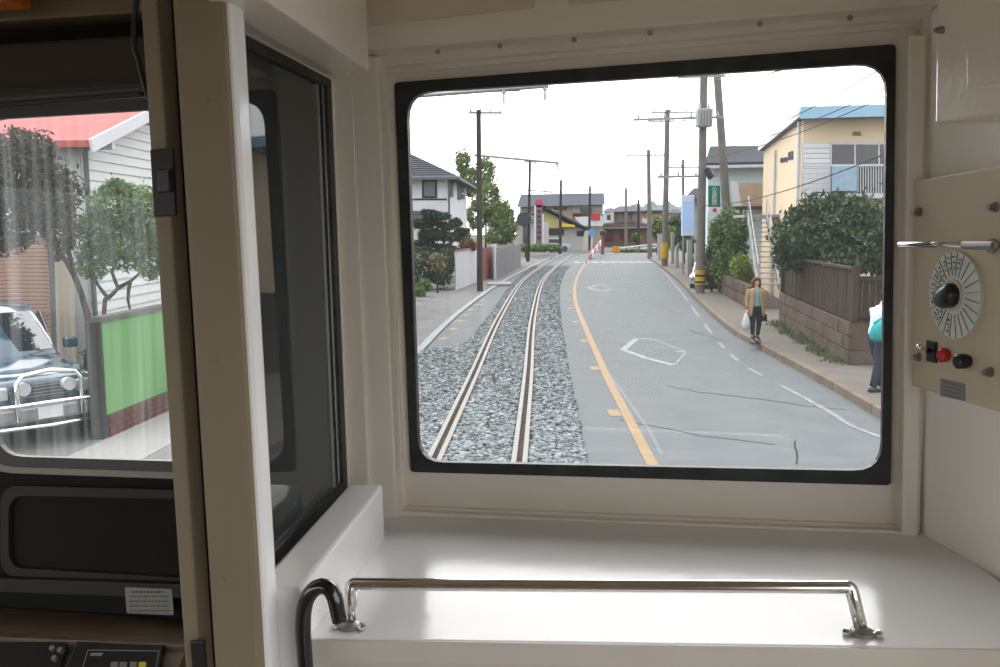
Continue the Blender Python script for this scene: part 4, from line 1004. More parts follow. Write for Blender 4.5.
# fence panels
whp = mat('white_panel',(.75,.75,.79),.7,var=.06)
a,b_ = G(456,291), G(477,283); fp = root('fence_panel', a, 'white corrugated fence panel left of the dark track pole', 'fence')
for k in range(9):
    p = a+(b_-a)*(k/9); q = a+(b_-a)*((k+.93)/9); ob('panel_rib', MB().prism([p,q,q+V((-.05,.06,0)),p+V((-.05,.06,0))], V((0,0,1.85))), whp, fp)
ob('top_rail', MB().span(a+V((0,0,1.86)), b_+V((0,0,1.86)), .09,.06), mat('rusty_red_rail',(.28,.12,.10),.7), fp)
a,b_ = G(481,282), G(494,278); fp = root('fence_panel', a, 'faded red-pink gate panel just right of the dark track pole', 'gate')
ob('panel', MB().prism([a,b_,b_+V((0,.08,0)),a+V((0,.08,0))], V((0,0,1.8))), mat('faded_red_panel',(.32,.10,.09),.7,var=.1), fp)
for p in (a,b_,a+(b_-a)*.85): ob('gate_post', MB().span(p, p+V((0,0,1.95)), .09,.09,V((0,1,0))), whp, fp)
a,b_ = G(497,280), G(521,266.5); cf = root('block_fence', a, 'grey concrete plank fence right of the pink panel', 'fence')
for k in range(10):
    p = a+(b_-a)*(k/10); q = a+(b_-a)*((k+.94)/10); ob('concrete_plank', MB().prism([p,q,q+V((-.05,.1,0)),p+V((-.05,.1,0))], V((0,0,1.65+.05*(k%2)))), mat('fence_concrete',(.25,.255,.27),.85,var=.1), cf)
ob('gate_post', MB().span(a+V((-.1,0,0)), a+V((-.1,0,2.0)), .16,.16,V((0,1,0))), whp, cf)
struct('driveway_step', MB().box(G(501,285)+V((-.1,0,.06)), (1.2,2.0,.1)), mat('pale_concrete2',(.33,.33,.32),.8))
# traffic mirror
b = G(529,262); mr = root('traffic_mirror', b+V((-.2,0,0)), 'round traffic mirror on a post seen from behind before the hut', 'mirror')
c = P(524,219,b.y-.3)
ob('post', MB().cyl(b+V((-.2,-.2,0)), c+V((0,.15,.2)), .05, 8), mat('dark_frame',(0,0,0)), mr)
ob('mirror_back', MB().tube([c+V((0,-.1,0)),c+V((0,0,.0)),c+V((0.0,.08,.0))],[.55,.6,.2],20), mat('mirror_grey',(.08,.09,.095),.6), mr)
# hut with gabled roof
Yt = 88
hut = root('hut', P(520,245,Yt).xy.to_3d(), 'small pale hut with a dark gabled roof behind the traffic mirror', 'building')
a = P(516,222,Yt); b_ = P(531,222,Yt)
ob('wall', MB().prism([a.xy.to_3d(),b_.xy.to_3d(),b_.xy.to_3d()+V((2,5,0)),a.xy.to_3d()+V((2,5,0))], V((0,0,a.z))), mat('offwhite_render',(0,0,0)), hut)
ob('roof', MB().prism([P(511,224,Yt-.5),P(525,215,Yt-.5),P(536,222,Yt-.5),P(525,217,Yt-.5)], V((1,6,0))), slate, hut)
ob('door', MB().prism([P(523,224,Yt-.1),P(530,224,Yt-.1),P(530,243,Yt-.1),P(523,243,Yt-.1)], V((0,.1,0))), darkg, hut)
# yellow shop
Ys = 104; ye = mat('pale_yellow_wall',(.62,.52,.22),.8); 
sp = root('yellow_shop', P(555,246,Ys).xy.to_3d(), 'yellow gabled shop front beyond the curve of the track', 'building')
g = [P(530,246,Ys),P(583,246,Ys),P(583,229,Ys),P(565,222,Ys),P(543,209,Ys),P(530,216,Ys)]
for p in (g[0],g[1]): p.z = 0
ob('wall', MB().prism(g, V((1.5,6,0))), mat('offwhite_render',(0,0,0)), sp)
ob('yellow_gable', MB().prism([P(530,219,Ys-.1),P(543,211,Ys-.1),P(563,222,Ys-.1),P(576,228,Ys-.1),P(530,228,Ys-.1)], V((0,.1,0))), ye, sp)
ob('roof', MB().span(P(541,206.5,Ys+2), P(587,229.5,Ys+2), 6,.22), slate, sp); ob('roof', MB().span(P(545,206.5,Ys+2), P(524,219,Ys+2), 6,.22), slate, sp)
ob('awning', MB().prism([P(561,223,Ys-1),P(575,225,Ys-1),P(575,227,Ys-1),P(561,227,Ys-1)], V((0,.9,0))), mat('bright_yellow_awning',(.80,.55,.03),.6), sp)
ob('shop_window', MB().prism([P(541,228.5,Ys-.15),P(564,228.5,Ys-.15),P(564,235,Ys-.15),P(541,235,Ys-.15)], V((0,.1,0))), darkg, sp)
ob('window', MB().prism([P(577,231,Ys-.15),P(584,231,Ys-.15),P(584,236,Ys-.15),P(577,236,Ys-.15)], V((0,.1,0))), darkg, sp)
# pink-topped vertical sign
Yv = 84; vs = root('shop_sign', P(539,247,Yv).xy.to_3d(), 'tall mauve vertical signboard with round pink top beside the track', 'sign')
ob('board', MB().prism([P(536,205,Yv),P(542,205,Yv),P(542,244,Yv),P(536,244,Yv)], V((0,.2,0))), mat('mauve_board',(.24,.17,.20),.7), vs)
ob('white_edge', MB().prism([P(534.3,206,Yv),P(536,206,Yv),P(536,247,Yv),P(534.3,247,Yv)], V((0,.2,0))).prism([P(542,214,Yv),P(543.8,214,Yv),P(543.8,247,Yv),P(542,247,Yv)], V((0,.2,0))), whp, vs)
c = P(539,203.5,Yv); ob('round_top', MB().cyl(c, c+V((0,.2,0)), .38, 20), mat('pink_sign',(.60,.08,.20),.5), vs)
for k in range(6): ob('printed_block', MB().prism([P(537.4,210+k*5.2,Yv-.02),P(540.6,210+k*5.2,Yv-.02),P(540.6,213+k*5.2,Yv-.02),P(537.4,213+k*5.2,Yv-.02)], V((0,.02,0))), mat('mauve_ink',(.10,.05,.07),.7), vs)
# big building behind
Yg = 118; gb = root('long_building', P(561,246,Yg).xy.to_3d(), 'long two-storey building with a grey metal roof behind the yellow shop', 'building')
a,b_ = P(521,204,Yg), P(603,202.5,Yg)
ob('wall', MB().prism([a.xy.to_3d(),b_.xy.to_3d(),b_.xy.to_3d()+V((0,9,0)),a.xy.to_3d()+V((0,9,0))], V((0,0,a.z))), mat('beige_far_wall',(.42,.36,.29),.8), gb)
ob('roof', MB().prism([P(517,207,Yg-1),P(605,204.5,Yg-1),P(604,193,Yg+2),P(521,194.5,Yg+2)], V((0,1.2,0))), mat('grey_metal_roof',(.12,.135,.155),.9,spec=.15), gb)
for x0,x1,y0,y1,mt_ in ((524,530,211,221,darkg),(553,567,206,210,darkg),(573,581,213.5,219,mat('dark_red_cloth',(.12,.03,.03),.8)),(581,586,205,216,darkg),(586,592,206,222,darkg),(572,580,204,213,mat('pale_door',(.45,.40,.38),.7)),(592,602,205,211,MATS['pale_door'])):
    ob('window', MB().prism([P(x0,y0,Yg-.1),P(x1,y0,Yg-.1),P(x1,y1,Yg-.1),P(x0,y1,Yg-.1)], V((0,.15,0))), mt_, gb)
ob('balcony_front', MB().prism([P(574,217,Yg-1.2),P(603,216,Yg-1.2),P(603,226,Yg-1.2),P(582,226,Yg-1.2)], V((0,.1,0))), whp, gb)
hb = ob('sign_panel', MB().prism([P(591,213.5,Yg-1.4),P(600,213.5,Yg-1.4),P(600,220,Yg-1.4),P(591,220,Yg-1.4)], V((0,.1,0))), mat('signal_red',(.62,.05,.08),.5), gb, label='red rectangular sign panel')
m = MB()
for k in range(14): x = 530+k*5; m.cyl(P(x,196,Yg+2), P(x,185+(k%3),Yg+2), .025, 5)
m.tube([P(530,188,Yg+2),P(596,188.5,Yg+2)],.02,5); ob('roof_railing', m, grey, gb)
# round blue sign, barrier
b = P(592,256,88); b.z=0; rs = root('road_sign', b, 'round blue road sign on a white post beside the crossing', 'sign')
ob('post', MB().cyl(b, P(592,229,88), .05, 8), whp, rs); c = P(592,232.5,87.8); ob('disc', MB().cyl(c, c+V((0,.04,0)), .36, 20), mat('sign_blue',(.12,.32,.62),.4), rs)
bb = P(595,262,80); bb.z = 0; bar = root('crossing_barrier', bb, 'white and red striped sloping barrier where track and road part', 'barrier')
for k in range(6):
    p = P(589.5,262,78)+(P(601,246,90)-P(589.5,262,78))*(k/6); q = P(589.5,262,78)+(P(601,246,90)-P(589.5,262,78))*((k+1)/6); ob('stripe', MB().span(p+V((0,0,.35)),q+V((0,0,.35)),.08,.5), whp if k%2 else mat('signal_red',(0,0,0)), bar)
b = P(602.5,254,92); b.z=0; pb_ = root('postbox', b, 'reddish brown box post at the mouth of the side street', 'post')
ob('post', MB().span(b,P(602.5,234,92),.30,.3,V((0,1,0))), mat('brick_red',(.25,.10,.07),.8), pb_); ob('lamp_head', MB().box(P(602.5,233,92),(.6,.4,.5)), darkg, pb_, bevel=.05)
# far tiled house and its neighbours
Yf = 125; fh = root('tiled_house', P(625,246,Yf).xy.to_3d(), 'traditional brown house with two tiers of tiled roof at the end of the street', 'building')
ob('wall', MB().prism([P(601,224,Yf).xy.to_3d(),P(648,224,Yf).xy.to_3d(),P(648,224,Yf+8).xy.to_3d(),P(601,224,Yf+8).xy.to_3d()], V((0,0,P(620,224,Yf).z))), mat('brown_far_wall',(.20,.13,.10),.8,var=.2), fh)
ob('upper_wall', MB().prism([P(614,210,Yf+3),P(641,210,Yf+3),P(641,224,Yf+3),P(614,224,Yf+3)], V((0,4,0))), mat('beige_far_wall',(0,0,0)), fh)
ob('lower_roof', MB().prism([P(599,229,Yf-1),P(651,228,Yf-1),P(644,222.5,Yf+3),P(606,222.5,Yf+3)], V((0,1,0))), tileb, fh)
ob('upper_roof', MB().prism([P(607,212,Yf+1),P(646,211,Yf+1),P(634,206,Yf+5),P(620,206,Yf+5)], V((0,1,0))), tileb, fh)
for x0,x1,y0,y1 in ((604,614,231,240),(622,632,231,240),(617,622,213,221),(632,637,213,221)): ob('window', MB().prism([P(x0,y0,Yf-.3 if y0>225 else Yf+2.8),P(x1,y0,Yf-.3 if y0>225 else Yf+2.8),P(x1,y1,Yf-.3 if y0>225 else Yf+2.8),P(x0,y1,Yf-.3 if y0>225 else Yf+2.8)], V((0,.2,0))), MATS['pale_door'] if y0<225 else mat('dark_red_wood',(.13,.06,.05),.8), fh)
ob_ = root('orange_building', P(652,240,140).xy.to_3d(), 'orange-brown brick block behind the tiled house', 'building')
ob('wall', MB().prism([P(637,211.5,140).xy.to_3d(),P(662,211.5,140).xy.to_3d(),P(662,211.5,148).xy.to_3d(),P(637,211.5,148).xy.to_3d()], V((0,0,P(650,211.5,140).z))), mat('orange_far_wall',(.42,.22,.13),.8), ob_)
ob('roof_edge', MB().span(P(636,211.5,139.8),P(663,211.5,139.8),.3,.35), slate, ob_)
ob('banner', MB().prism([P(642,218,132),P(655,220,132),P(655,236,132),P(642,236,132)], V((0,.1,0))), whp, label='pale white-blue board standing beside the tiled house', cat='board')
# small white guardrail
gr_ = root('guardrail', P(640,247,100).xy.to_3d(), 'white guardrail along the far bend of the road', 'guardrail')
pts = [P(619,249,98),P(632,247.5,99),P(646,246,100),P(662,245,101)]
for h in (.0,.35): ob('rail', MB().tube([p+V((0,0,.1-h)) for p in pts],.07,6), whp, gr_)
for k in range(8):
    p = pts[0]+(pts[-1]-pts[0])*(k/7); ob('post', MB().cyl(p.xy.to_3d(), p+V((0,0,.15)), .06, 6), whp, gr_)
for px in (614.5,618): ob('traffic_barrier', MB().box(V((P(px,248,96).x,96,.35)), (.35,.3,.7)), mat('safety_orange',(.70,.30,.03),.6), label='orange barrier at the '+('left' if px<616 else 'right')+' end where the white guardrail starts', cat='barrier', bevel=.04)
plant('shrub','rounded lime shrub before the tiled house','shrub',[blob(636,238,118,4,4)],500,.2,midleaf,seed=41)
plant('grass','strip of rough green grass in front of the yellow shop','grass',[blob(525+i*6,248,84-i*.5,7,3.2) for i in range(6)],3500,.14,midleaf,seed=42)
plant('grass','rough grass verge behind the white guardrail','grass',[blob(622+i*8,251-.2*i,97,8,1.2) for i in range(5)],1200,.18,midleaf,seed=43)
# hills
hz = mat('hazy_hill',(.26,.34,.32),.9,var=.08,scale=.02)
def hill(x0,x1,top,Y):
    n = 24; pts = []
    m = MB(); rings = []
    for j in range(5):
        rings.append([P(x0+(x1-x0)*i/n, 226-(226-top)*math.sin(math.pi*min(1,max(0,i/n)))**.6*math.cos(j/4*1.5)*(1+.12*math.sin(i*1.9)), Y+j*12) for i in range(n+1)])
    return m.loft(rings, closed=False)
struct('hill', hill(596,720,203,420), hz, smooth=True)
struct('hill', hill(520,640,212,520), hz, smooth=True)
for i,(x0,x1,yt,Y,mt_) in enumerate(((654,668,214,150,'offwhite_render'),(668,682,213,160,'beige_far_wall'),(488,514,210,120,'offwhite_render'),(604,618,212,170,'pale_blue_wall'))):
    r = root('distant_house', P((x0+x1)/2,240,Y).xy.to_3d(), ('distant pale house right of the far right kerb pole','distant beige house behind the two sidewalk poles','distant pale house behind the light green tree','distant blue-white house above the side street')[i], 'building')
    ob('wall', MB().prism([P(x0,yt,Y).xy.to_3d(),P(x1,yt,Y).xy.to_3d(),P(x1,yt,Y+8).xy.to_3d(),P(x0,yt,Y+8).xy.to_3d()], V((0,0,P(x0,yt,Y).z))), MATS[mt_], r)
    ob('roof', MB().prism([P(x0-1,yt,Y-.5),P(x1+1,yt,Y-.5),P((x0+x1)/2+2,yt-4,Y+3),P((x0+x1)/2-2,yt-4,Y+3)], V((0,2,0))), tileb, r)
    ob('window', MB().prism([P(x0+3,yt+3,Y-.1),P(x0+7,yt+3,Y-.1),P(x0+7,yt+8,Y-.1),P(x0+3,yt+8,Y-.1)], V((0,.1,0))), darkg, r)
# ------------------------------------------------------------------ left side through the driver's windscreen
dwall = mat('dark_pillar',(.05,.05,.045),.8)
gw = mat('green_wall_paint',(.20,.42,.16),.7,var=.06,scale=1.2); 
a = G(108,440); b_ = G(172,411); a.z=b_.z=0; dv = (b_-a).normalized(); nv = V((dv.y,-dv.x,0)); nv = nv if nv.x>0 else -nv
e_ = b_+dv*9
g_ = root('green_wall', a, 'bright green painted garden wall on a red brick base, through the driver windscreen', 'wall', kind='structure')
ob('wall_panel', MB().prism([a,e_,e_-nv*.15,a-nv*.15], V((0,0,1.70))), gw, g_)
ob('coping', MB().span(a-nv*.07+V((0,0,1.73)), e_-nv*.07+V((0,0,1.73)), .20,.07), mat('coping_grey',(.14,.14,.12),.8), g_)
ob('end_post', MB().box(a-dv*.06-nv*.08+V((0,0,.85)), (.16,.16,1.7), rz=math.atan2(nv.y,nv.x)), dwall, g_)
brick = mat('dark_red_brick',(.11,.035,.03),.85,col2=(.17,.06,.045),scale=6)
ob('mortar_base', MB().prism([a+nv*.0,e_,e_+nv*.02,a+nv*.02], V((0,0,.36))), joint, g_)
for c in range(4):
    k = 0; s = 0 if c%2 else -.11
    while s < 5.5:
        p = a+dv*max(0,s+.006)+nv*.02; q = a+dv*(s+.214)+nv*.02; z = V((0,0,.005+c*.085))
        if (q-p).length > .03: ob('brick', MB().prism([p+z,q+z,q+nv*.025+z,p+nv*.025+z], V((0,0,.075))), brick, g_)
        s += .22
struct('driveway_edge', MB().prism([a+nv*.05,e_+nv*.05,e_+nv*1.1,a+nv*1.1-dv*3,a+nv*.05-dv*3], V((0,0,.05))), mat('pale_concrete3',(.36,.355,.34),.85,var=.06))
dwall = mat('dark_pillar',(.05,.05,.045),.8)
# siding house
sid = mat('white_siding',(.80,.82,.80),.7,var=.03); redr = mat('red_roof',(.50,.12,.11),.7,var=.12,scale=3)
X0 = -8.0
def atX(px,py,x=X0):
    d = ray(px,py); return CAMP+d*(x/d.x)
ev = atX(70,143); rgp = atX(140,109); 
hh_ = root('siding_house', V((X0-3,ev.y,0)), 'white clapboard house with red roof seen through the driver windscreen', 'building')
yE = ev.y+.5; sl_ = (rgp.z-ev.z)/(rgp.y-ev.y); yR = ev.y+5.2; zR = ev.z+sl_*5.2; y2 = yR+4.7
ob('wall', MB().prism([V((X0-.06,yE,0)),V((X0-.06,y2,0)),V((X0-.06,y2,ev.z)),V((X0-.06,yR,zR-.1)),V((X0-.06,yE,ev.z+.05))], V((-8,0,0))), sid, hh_)
k = 0; z = 0.15
while z < zR-.3:
    zt = z+.2; zm = (z+zt)/2
    ya = yE if zm < ev.z else yE+(zm-ev.z)/sl_-.4; yb2 = y2 if zm < ev.z else yR+(yR-ya)
    if yb2-ya > .3: ob('siding_board', MB().add([V((X0-.05,ya,z)),V((X0+.0,ya,z)),V((X0-.05,ya,zt)),V((X0-.03,ya,zt)),V((X0-.05,yb2,z)),V((X0+.0,yb2,z)),V((X0-.05,yb2,zt)),V((X0-.03,yb2,zt))],[(0,1,3,2),(4,6,7,5),(1,5,7,3),(0,4,5,1),(2,3,7,6)]), sid, hh_)
    z = zt
ob('roof', MB().prism([V((X0+.5,ev.y-.3,ev.z-.10)),V((X0+.5,yR,zR)),V((X0-9,yR,zR)),V((X0-9,ev.y-.3,ev.z-.10))], V((0,0,.12))).prism([V((X0+.5,yR,zR)),V((X0+.5,y2+.6,ev.z)),V((X0-9,y2+.6,ev.z)),V((X0-9,yR,zR))], V((0,0,.12))), redr, hh_)
for k in range(14):
    f = k/14; y = ev.y-.2+(yR-ev.y+.2)*f; ob('roof_course', MB().box(V((X0-4.2,y,ev.z-.05+sl_*(y-ev.y)+.1)), (9.4,.05,.06)), redr, hh_)
for s in ((ev.y-.3,ev.z-.10,yR,zR),(y2+.6,ev.z,yR,zR)): ob('barge_board', MB().span(V((X0+.52,s[0],s[1]+.02)), V((X0+.52,s[2],s[3]+.02)), .05,.24), whp, hh_)
for f in (.12,.6): y = ev.y+f*5; ob('purlin_end', MB().box(V((X0+.25,y+.2,ev.z+sl_*(y-ev.y)-.16)), (.45,.14,.16)), whp, hh_)
ob('corner_pipe', MB().cyl(V((X0+.05,yE,0)),V((X0+.05,yE,ev.z)),.05,8), mat('grey_gutter',(0,0,0)), hh_)
# front annexe with brown louvred shutter
Ya = 17.0
an = root('shutter_annexe', P(25,330,Ya).xy.to_3d(), 'annexe with a pinkish brown louvred shutter behind the dark off-roader', 'shed')
ob('wall', MB().prism([P(-60,330,Ya+.1).xy.to_3d(),P(57,330,Ya+.1).xy.to_3d(),P(57,330,Ya+.17).xy.to_3d(),P(-60,330,Ya+.17).xy.to_3d()], V((0,0,2.9))), mat('tan_annexe',(.25,.20,.16),.8), an)
shm = mat('brown_shutter',(.75,.48,.36),.7)
sf = ob('shutter', MB().prism([P(-50,245,Ya+.06),P(50,245,Ya+.06),P(50,350,Ya+.06),P(-50,350,Ya+.06)], V((0,.05,0))), mat('shutter_back',(.08,.05,.04),.8), an)
m = MB(); z = P(0,350,Ya).z
while z < P(0,246,Ya).z:
    aa = P(-50,300,Ya); bb2 = P(50,300,Ya); m.box(V(((aa.x+bb2.x)/2,Ya+.02,z)), (bb2.x-aa.x,.012,.062), tilt=M.Rotation(.45,3,'X')); z += .075
ob('louvres', m, shm, sf, kind='stuff')
ob('post', MB().span(P(54,330,Ya-.1).xy.to_3d(), P(54,240,Ya-.1), .14,.14,V((0,1,0))), dwall, an)
ob('beige_post', MB().span(P(64,330,16.9).xy.to_3d(), P(64,262,16.9), .26,.2,V((0,1,0))), mat('beige_post',(.50,.43,.34),.8), an)
# trees
T1 = lambda px,py,rx,rz,Y=13.6: blob(px,py,Y,rx,rz)
plant('tree','dark reddish-green tree at the left edge of the driver windscreen','tree',[T1(20,180,34,38),T1(48,195,28,34),T1(0,215,34,34),T1(60,228,18,22),T1(28,150,24,20),T1(-30,190,40,50)],17000,.05,redleaf,
  [[P(92,352,13.6).xy.to_3d(),P(92,350,13.6),P(86,310,13.6),P(74,275,13.6),P(60,252,13.6),P(44,225,13.6)],[P(74,275,13.6),P(66,240,13.6),P(62,215,13.6)]],seed=51,base=P(92,352,13.6).xy.to_3d(),tr_r=.075)
Y2 = 14.8
T2 = lambda px,py,rx,rz: blob(px,py,Y2,rx,rz)
plant('tree','light green garden tree with twisted trunk behind the green wall','tree',[T2(120,205,27,22),T2(142,215,22,26),T2(100,230,22,18),T2(92,262,16,17),T2(128,245,26,22),T2(150,255,16,24),T2(118,190,18,10),T2(168,235,18,36)],15000,.042,midleaf,
  [[P(104,330,Y2).xy.to_3d(),P(104,312,Y2),P(108,298,Y2),P(118,288,Y2),P(112,272,Y2),P(122,250,Y2)],[P(108,298,Y2),P(98,285,Y2),P(92,270,Y2)],[P(118,288,Y2),P(132,280,Y2),P(145,268,Y2)],[P(130,282,Y2),P(128,300,Y2),P(133,320,Y2)]],seed=52,base=P(104,330,Y2).xy.to_3d(),tr_r=.06)
plant('shrub','dark low shrub between the off-roader and the green wall','shrub',[blob(99,348,13.9,9,14),blob(98,385,13.9,8,40),blob(104,385,13.7,6,42)],5200,.05,darkleaf,seed=53)
# off-road car, nose towards the track
teal = mat('dark_teal_car_paint',(.035,.10,.15),.18,coat=.8); silver = mat('silver_car_paint',(.35,.37,.38),.3,metal=.5)
rzc = -.74; co = V((-6.15,12.1,0))-V((math.cos(rzc),math.sin(rzc),0))*2.1
cr = root('off_road_car', co, 'dark teal off-road car with chrome bull bar, nose towards the track', 'car', rz=rzc); RC = M.Rotation(rzc,3,'Z')
q = lambda x,y,z: co+RC@V((x,y,z))
def cprism(prof_, y0, y1): return MB().prism([q(x,y0,z) for x,z in prof_], RC@V((0,y1-y0,0)))
hw = .86
def shell(stations):   # lofted sections along the car: (x, halfwidth, zlow, zhigh, topwidth)
    rings = []
    for x,w,z0,z1,tw in stations:
        rings.append([q(x,-w,z0),q(x,-w*1.01,(z0+z1)/2),q(x,-w*.98,z1-.08),q(x,-tw,z1),q(x,0,z1+.03),q(x,tw,z1),q(x,w*.98,z1-.08),q(x,w*1.01,(z0+z1)/2),q(x,w,z0)])
    return MB().loft(rings, cap=True)
ob('body', shell([(-2.3,.80,.45,1.05,.72),(-2.2,.84,.42,1.12,.76),(.3,hw,.42,1.12,.78),(.6,hw,.42,1.12,.76),(1.3,.85,.42,1.06,.72),(1.78,.82,.45,.98,.66),(1.86,.78,.5,.90,.6)]), teal, cr, smooth=True, subd=1)
ob('lower_body', cprism([(-2.25,.32),(1.82,.32),(1.86,.56),(-2.3,.56)], -.87,.87), silver, cr, bevel=.04)
ob('cabin', shell([(-2.2,.72,1.1,1.60,.62),(-2.0,.74,1.1,1.84,.62),(-.4,.74,1.1,1.86,.62),(-.1,.72,1.1,1.80,.6),(.62,.74,1.05,1.16,.66)]), teal, cr, smooth=True)
ob('windscreen', MB().add([q(.60,-.66,1.20),q(.60,.66,1.20),q(.0,.58,1.74),q(.0,-.58,1.74),q(.57,-.66,1.16),q(.57,.66,1.16),q(-.04,.58,1.70),q(-.04,-.58,1.70)],[(0,1,2,3),(4,7,6,5),(0,4,5,1),(2,6,7,3),(1,5,6,2),(0,3,7,4)]), mat('car_glass',(.02,.03,.035),.05,coat=1), cr)
for s in (-1,1):
    ob('side_glass', MB().prism([q(x,s*.755,z) for x,z in ((-2.0,1.2),(.35,1.2),(-.1,1.72),(-1.9,1.72))], RC@V((0,s*.01,0))), MATS['car_glass'], cr)
    ob('headlight', MB().box(q(1.84,s*.62,.80),(.10,.34,.18),rz=rzc), mat('lamp_glass',(.62,.64,.66),.1,coat=1), cr, bevel=.03)
    ob('mirror', MB().box(q(.45,s*.98,1.25),(.12,.2,.16),rz=rzc), teal, cr, bevel=.03)
    for x in (-1.4,1.2):
        w = ob('wheel', MB().tube([q(x,s*.66,.37),q(x,s*.68,.37),q(x,s*.88,.37),q(x,s*.90,.37)],[.33,.37,.37,.33],24), blackpl, cr)
        ob('hubcap', MB().cyl(q(x,s*.89,.37), q(x,s*.915,.37), .2, 16), silver, w)
    ob('fog_lamp', MB().cyl(q(1.93,s*.30,.86), q(2.04,s*.30,.86), .09, 16), alum, cr)
gr = ob('grille', MB().box(q(1.86,0,.80),(.06,.78,.18),rz=rzc), blackpl, cr, bevel=.01)
for k in range(4): ob('grille_bar', MB().box(q(1.90,0,.73+k*.045),(.02,.76,.012),rz=rzc), silver, gr)
ob('bumper', MB().box(q(1.98,0,.52),(.18,1.74,.22),rz=rzc), silver, cr, bevel=.05)
ob('number_plate', MB().box(q(2.09,.0,.52),(.02,.33,.16),rz=rzc), whp, cr, bevel=.005)
bb3 = ob('bull_bar', MB().tube([q(2.1,-.42,.45),q(2.12,-.42,.95),q(2.12,-.34,1.06),q(2.12,0,1.10),q(2.12,.34,1.06),q(2.12,.42,.95),q(2.1,.42,.45)],.032,10), chrome, cr, smooth=True)
for z in (.66,): ob('cross_tube', MB().tube([q(1.95,-.84,z),q(2.1,-.7,z),q(2.12,-.42,z),q(2.12,.42,z),q(2.1,.7,z),q(1.95,.84,z)],.026,10), chrome, bb3, smooth=True)
ob('lower_tube', MB().tube([q(2.08,-.8,.36),q(2.12,0,.34),q(2.08,.8,.36)],.03,10), chrome, bb3, smooth=True)

# beyond the green wall: a second white house and a parked car, seen through the partition glass
Yw = 28.6; wh_ = root('plank_house', V((-7.2,Yw,0)), 'white plank-clad house past the siding house, glimpsed through the partition glass', 'building')
za = P(255,150,Yw).z
ob('wall', MB().box(V((-6.9,Yw+3,za/2)), (3.6,6,za)), sid, wh_)
ob('gable', MB().prism([V((-8.7,Yw,za)),V((-5.1,Yw,za)),V((-6.9,Yw,za+1.3))], V((0,6,0))), sid, wh_)
z = .2
while z < za-.1: ob('siding_board', MB().box(V((-6.9,Yw-.02,z+.1)), (3.6,.05,.19), tilt=M.Rotation(-.12,3,'X')), sid, wh_); z += .21
for s in (-1,1): ob('roof', MB().prism([V((-6.9,Yw-.5,za+1.4)),V((-6.9+s*2.2,Yw-.5,za-.2)),V((-6.9+s*2.2,Yw+6.5,za-.2)),V((-6.9,Yw+6.5,za+1.4))], V((0,0,.12))), slate, wh_)
simplecar(268,300,16.5,1.5,mat('dark_blue_car_paint',(.06,.09,.13),.25,coat=.5),'dark blue small car seen from behind, glimpsed through the partition glass')
# ------------------------------------------------------------------ people
skin = mat('skin',(.78,.52,.40),.55)
def skinbody(name, parent, chains, mt, sub=2, label=None):
    # chains: list of lists of (point, radius); the first point of a later chain may reuse an index given as int
    vs = []; es = []; rad = []
    for ch in chains:
        prev = None
        for it in ch:
            if isinstance(it, int): prev = it; continue
            p, r = it; vs.append(V(p)); rad.append(r); i = len(vs)-1
            if prev is not None: es.append((prev,i))
            prev = i
    me = bpy.data.meshes.new(name); me.from_pydata(vs, es, []); o = bpy.data.objects.new(name, me); C.objects.link(o)
    md = o.modifiers.new('skin','SKIN'); md.use_smooth_shade = True
    for i,r in enumerate(rad):
        s = me.skin_vertices[0].data[i]; s.radius = r if isinstance(r,tuple) else (r,r)
    me.skin_vertices[0].data[0].use_root = True
    s = o.modifiers.new('sub','SUBSURF'); s.levels = sub; s.render_levels = sub
    dg = bpy.context.evaluated_depsgraph_get(); ev_ = o.evaluated_get(dg); m2 = bpy.data.meshes.new_from_object(ev_)
    bpy.data.objects.remove(o); m2.name = name
    o = bpy.data.objects.new(name, m2); C.objects.link(o); o.parent = parent; m2.materials.clear(); m2.materials.append(mt)
    for p in m2.polygons: p.use_smooth = True
    return o
def lob(name, mb, mt, parent, smooth=True, subd=0, label=None):      # part given in the root's own coordinates
    me = bpy.data.meshes.new(name); me.from_pydata(mb.v,[],mb.f); bm = bmesh.new(); bm.from_mesh(me); bmesh.ops.recalc_face_normals(bm, faces=bm.faces); bm.to_mesh(me); bm.free()
    for p in me.polygons: p.use_smooth = smooth
    me.materials.append(mt); o = bpy.data.objects.new(name, me); C.objects.link(o); o.parent = parent
    if subd: md = o.modifiers.new('s','SUBSURF'); md.levels = subd; md.render_levels = subd
    if label: o['label'] = label
    return o
def ell(cx,cy,z,rx,ry,n=16,a0=0,a1=2*math.pi,closed=True):
    return [V((cx+rx*math.cos(a0+(a1-a0)*i/(n if closed else n-1)), cy+ry*math.sin(a0+(a1-a0)*i/(n if closed else n-1)), z)) for i in range(n)]
def solid(rings, closed=True, cap=True, thick=None):
    return MB().loft(rings, closed=closed, cap=cap and closed)
def hand(wrist, dirv, palmn, s=1.0):     # chains for a relaxed hand: palm then four fingers and a thumb
    w = V(wrist); d = V(dirv).normalized(); n_ = V(palmn).normalized(); sd = d.cross(n_).normalized()
    return w,d,n_,sd
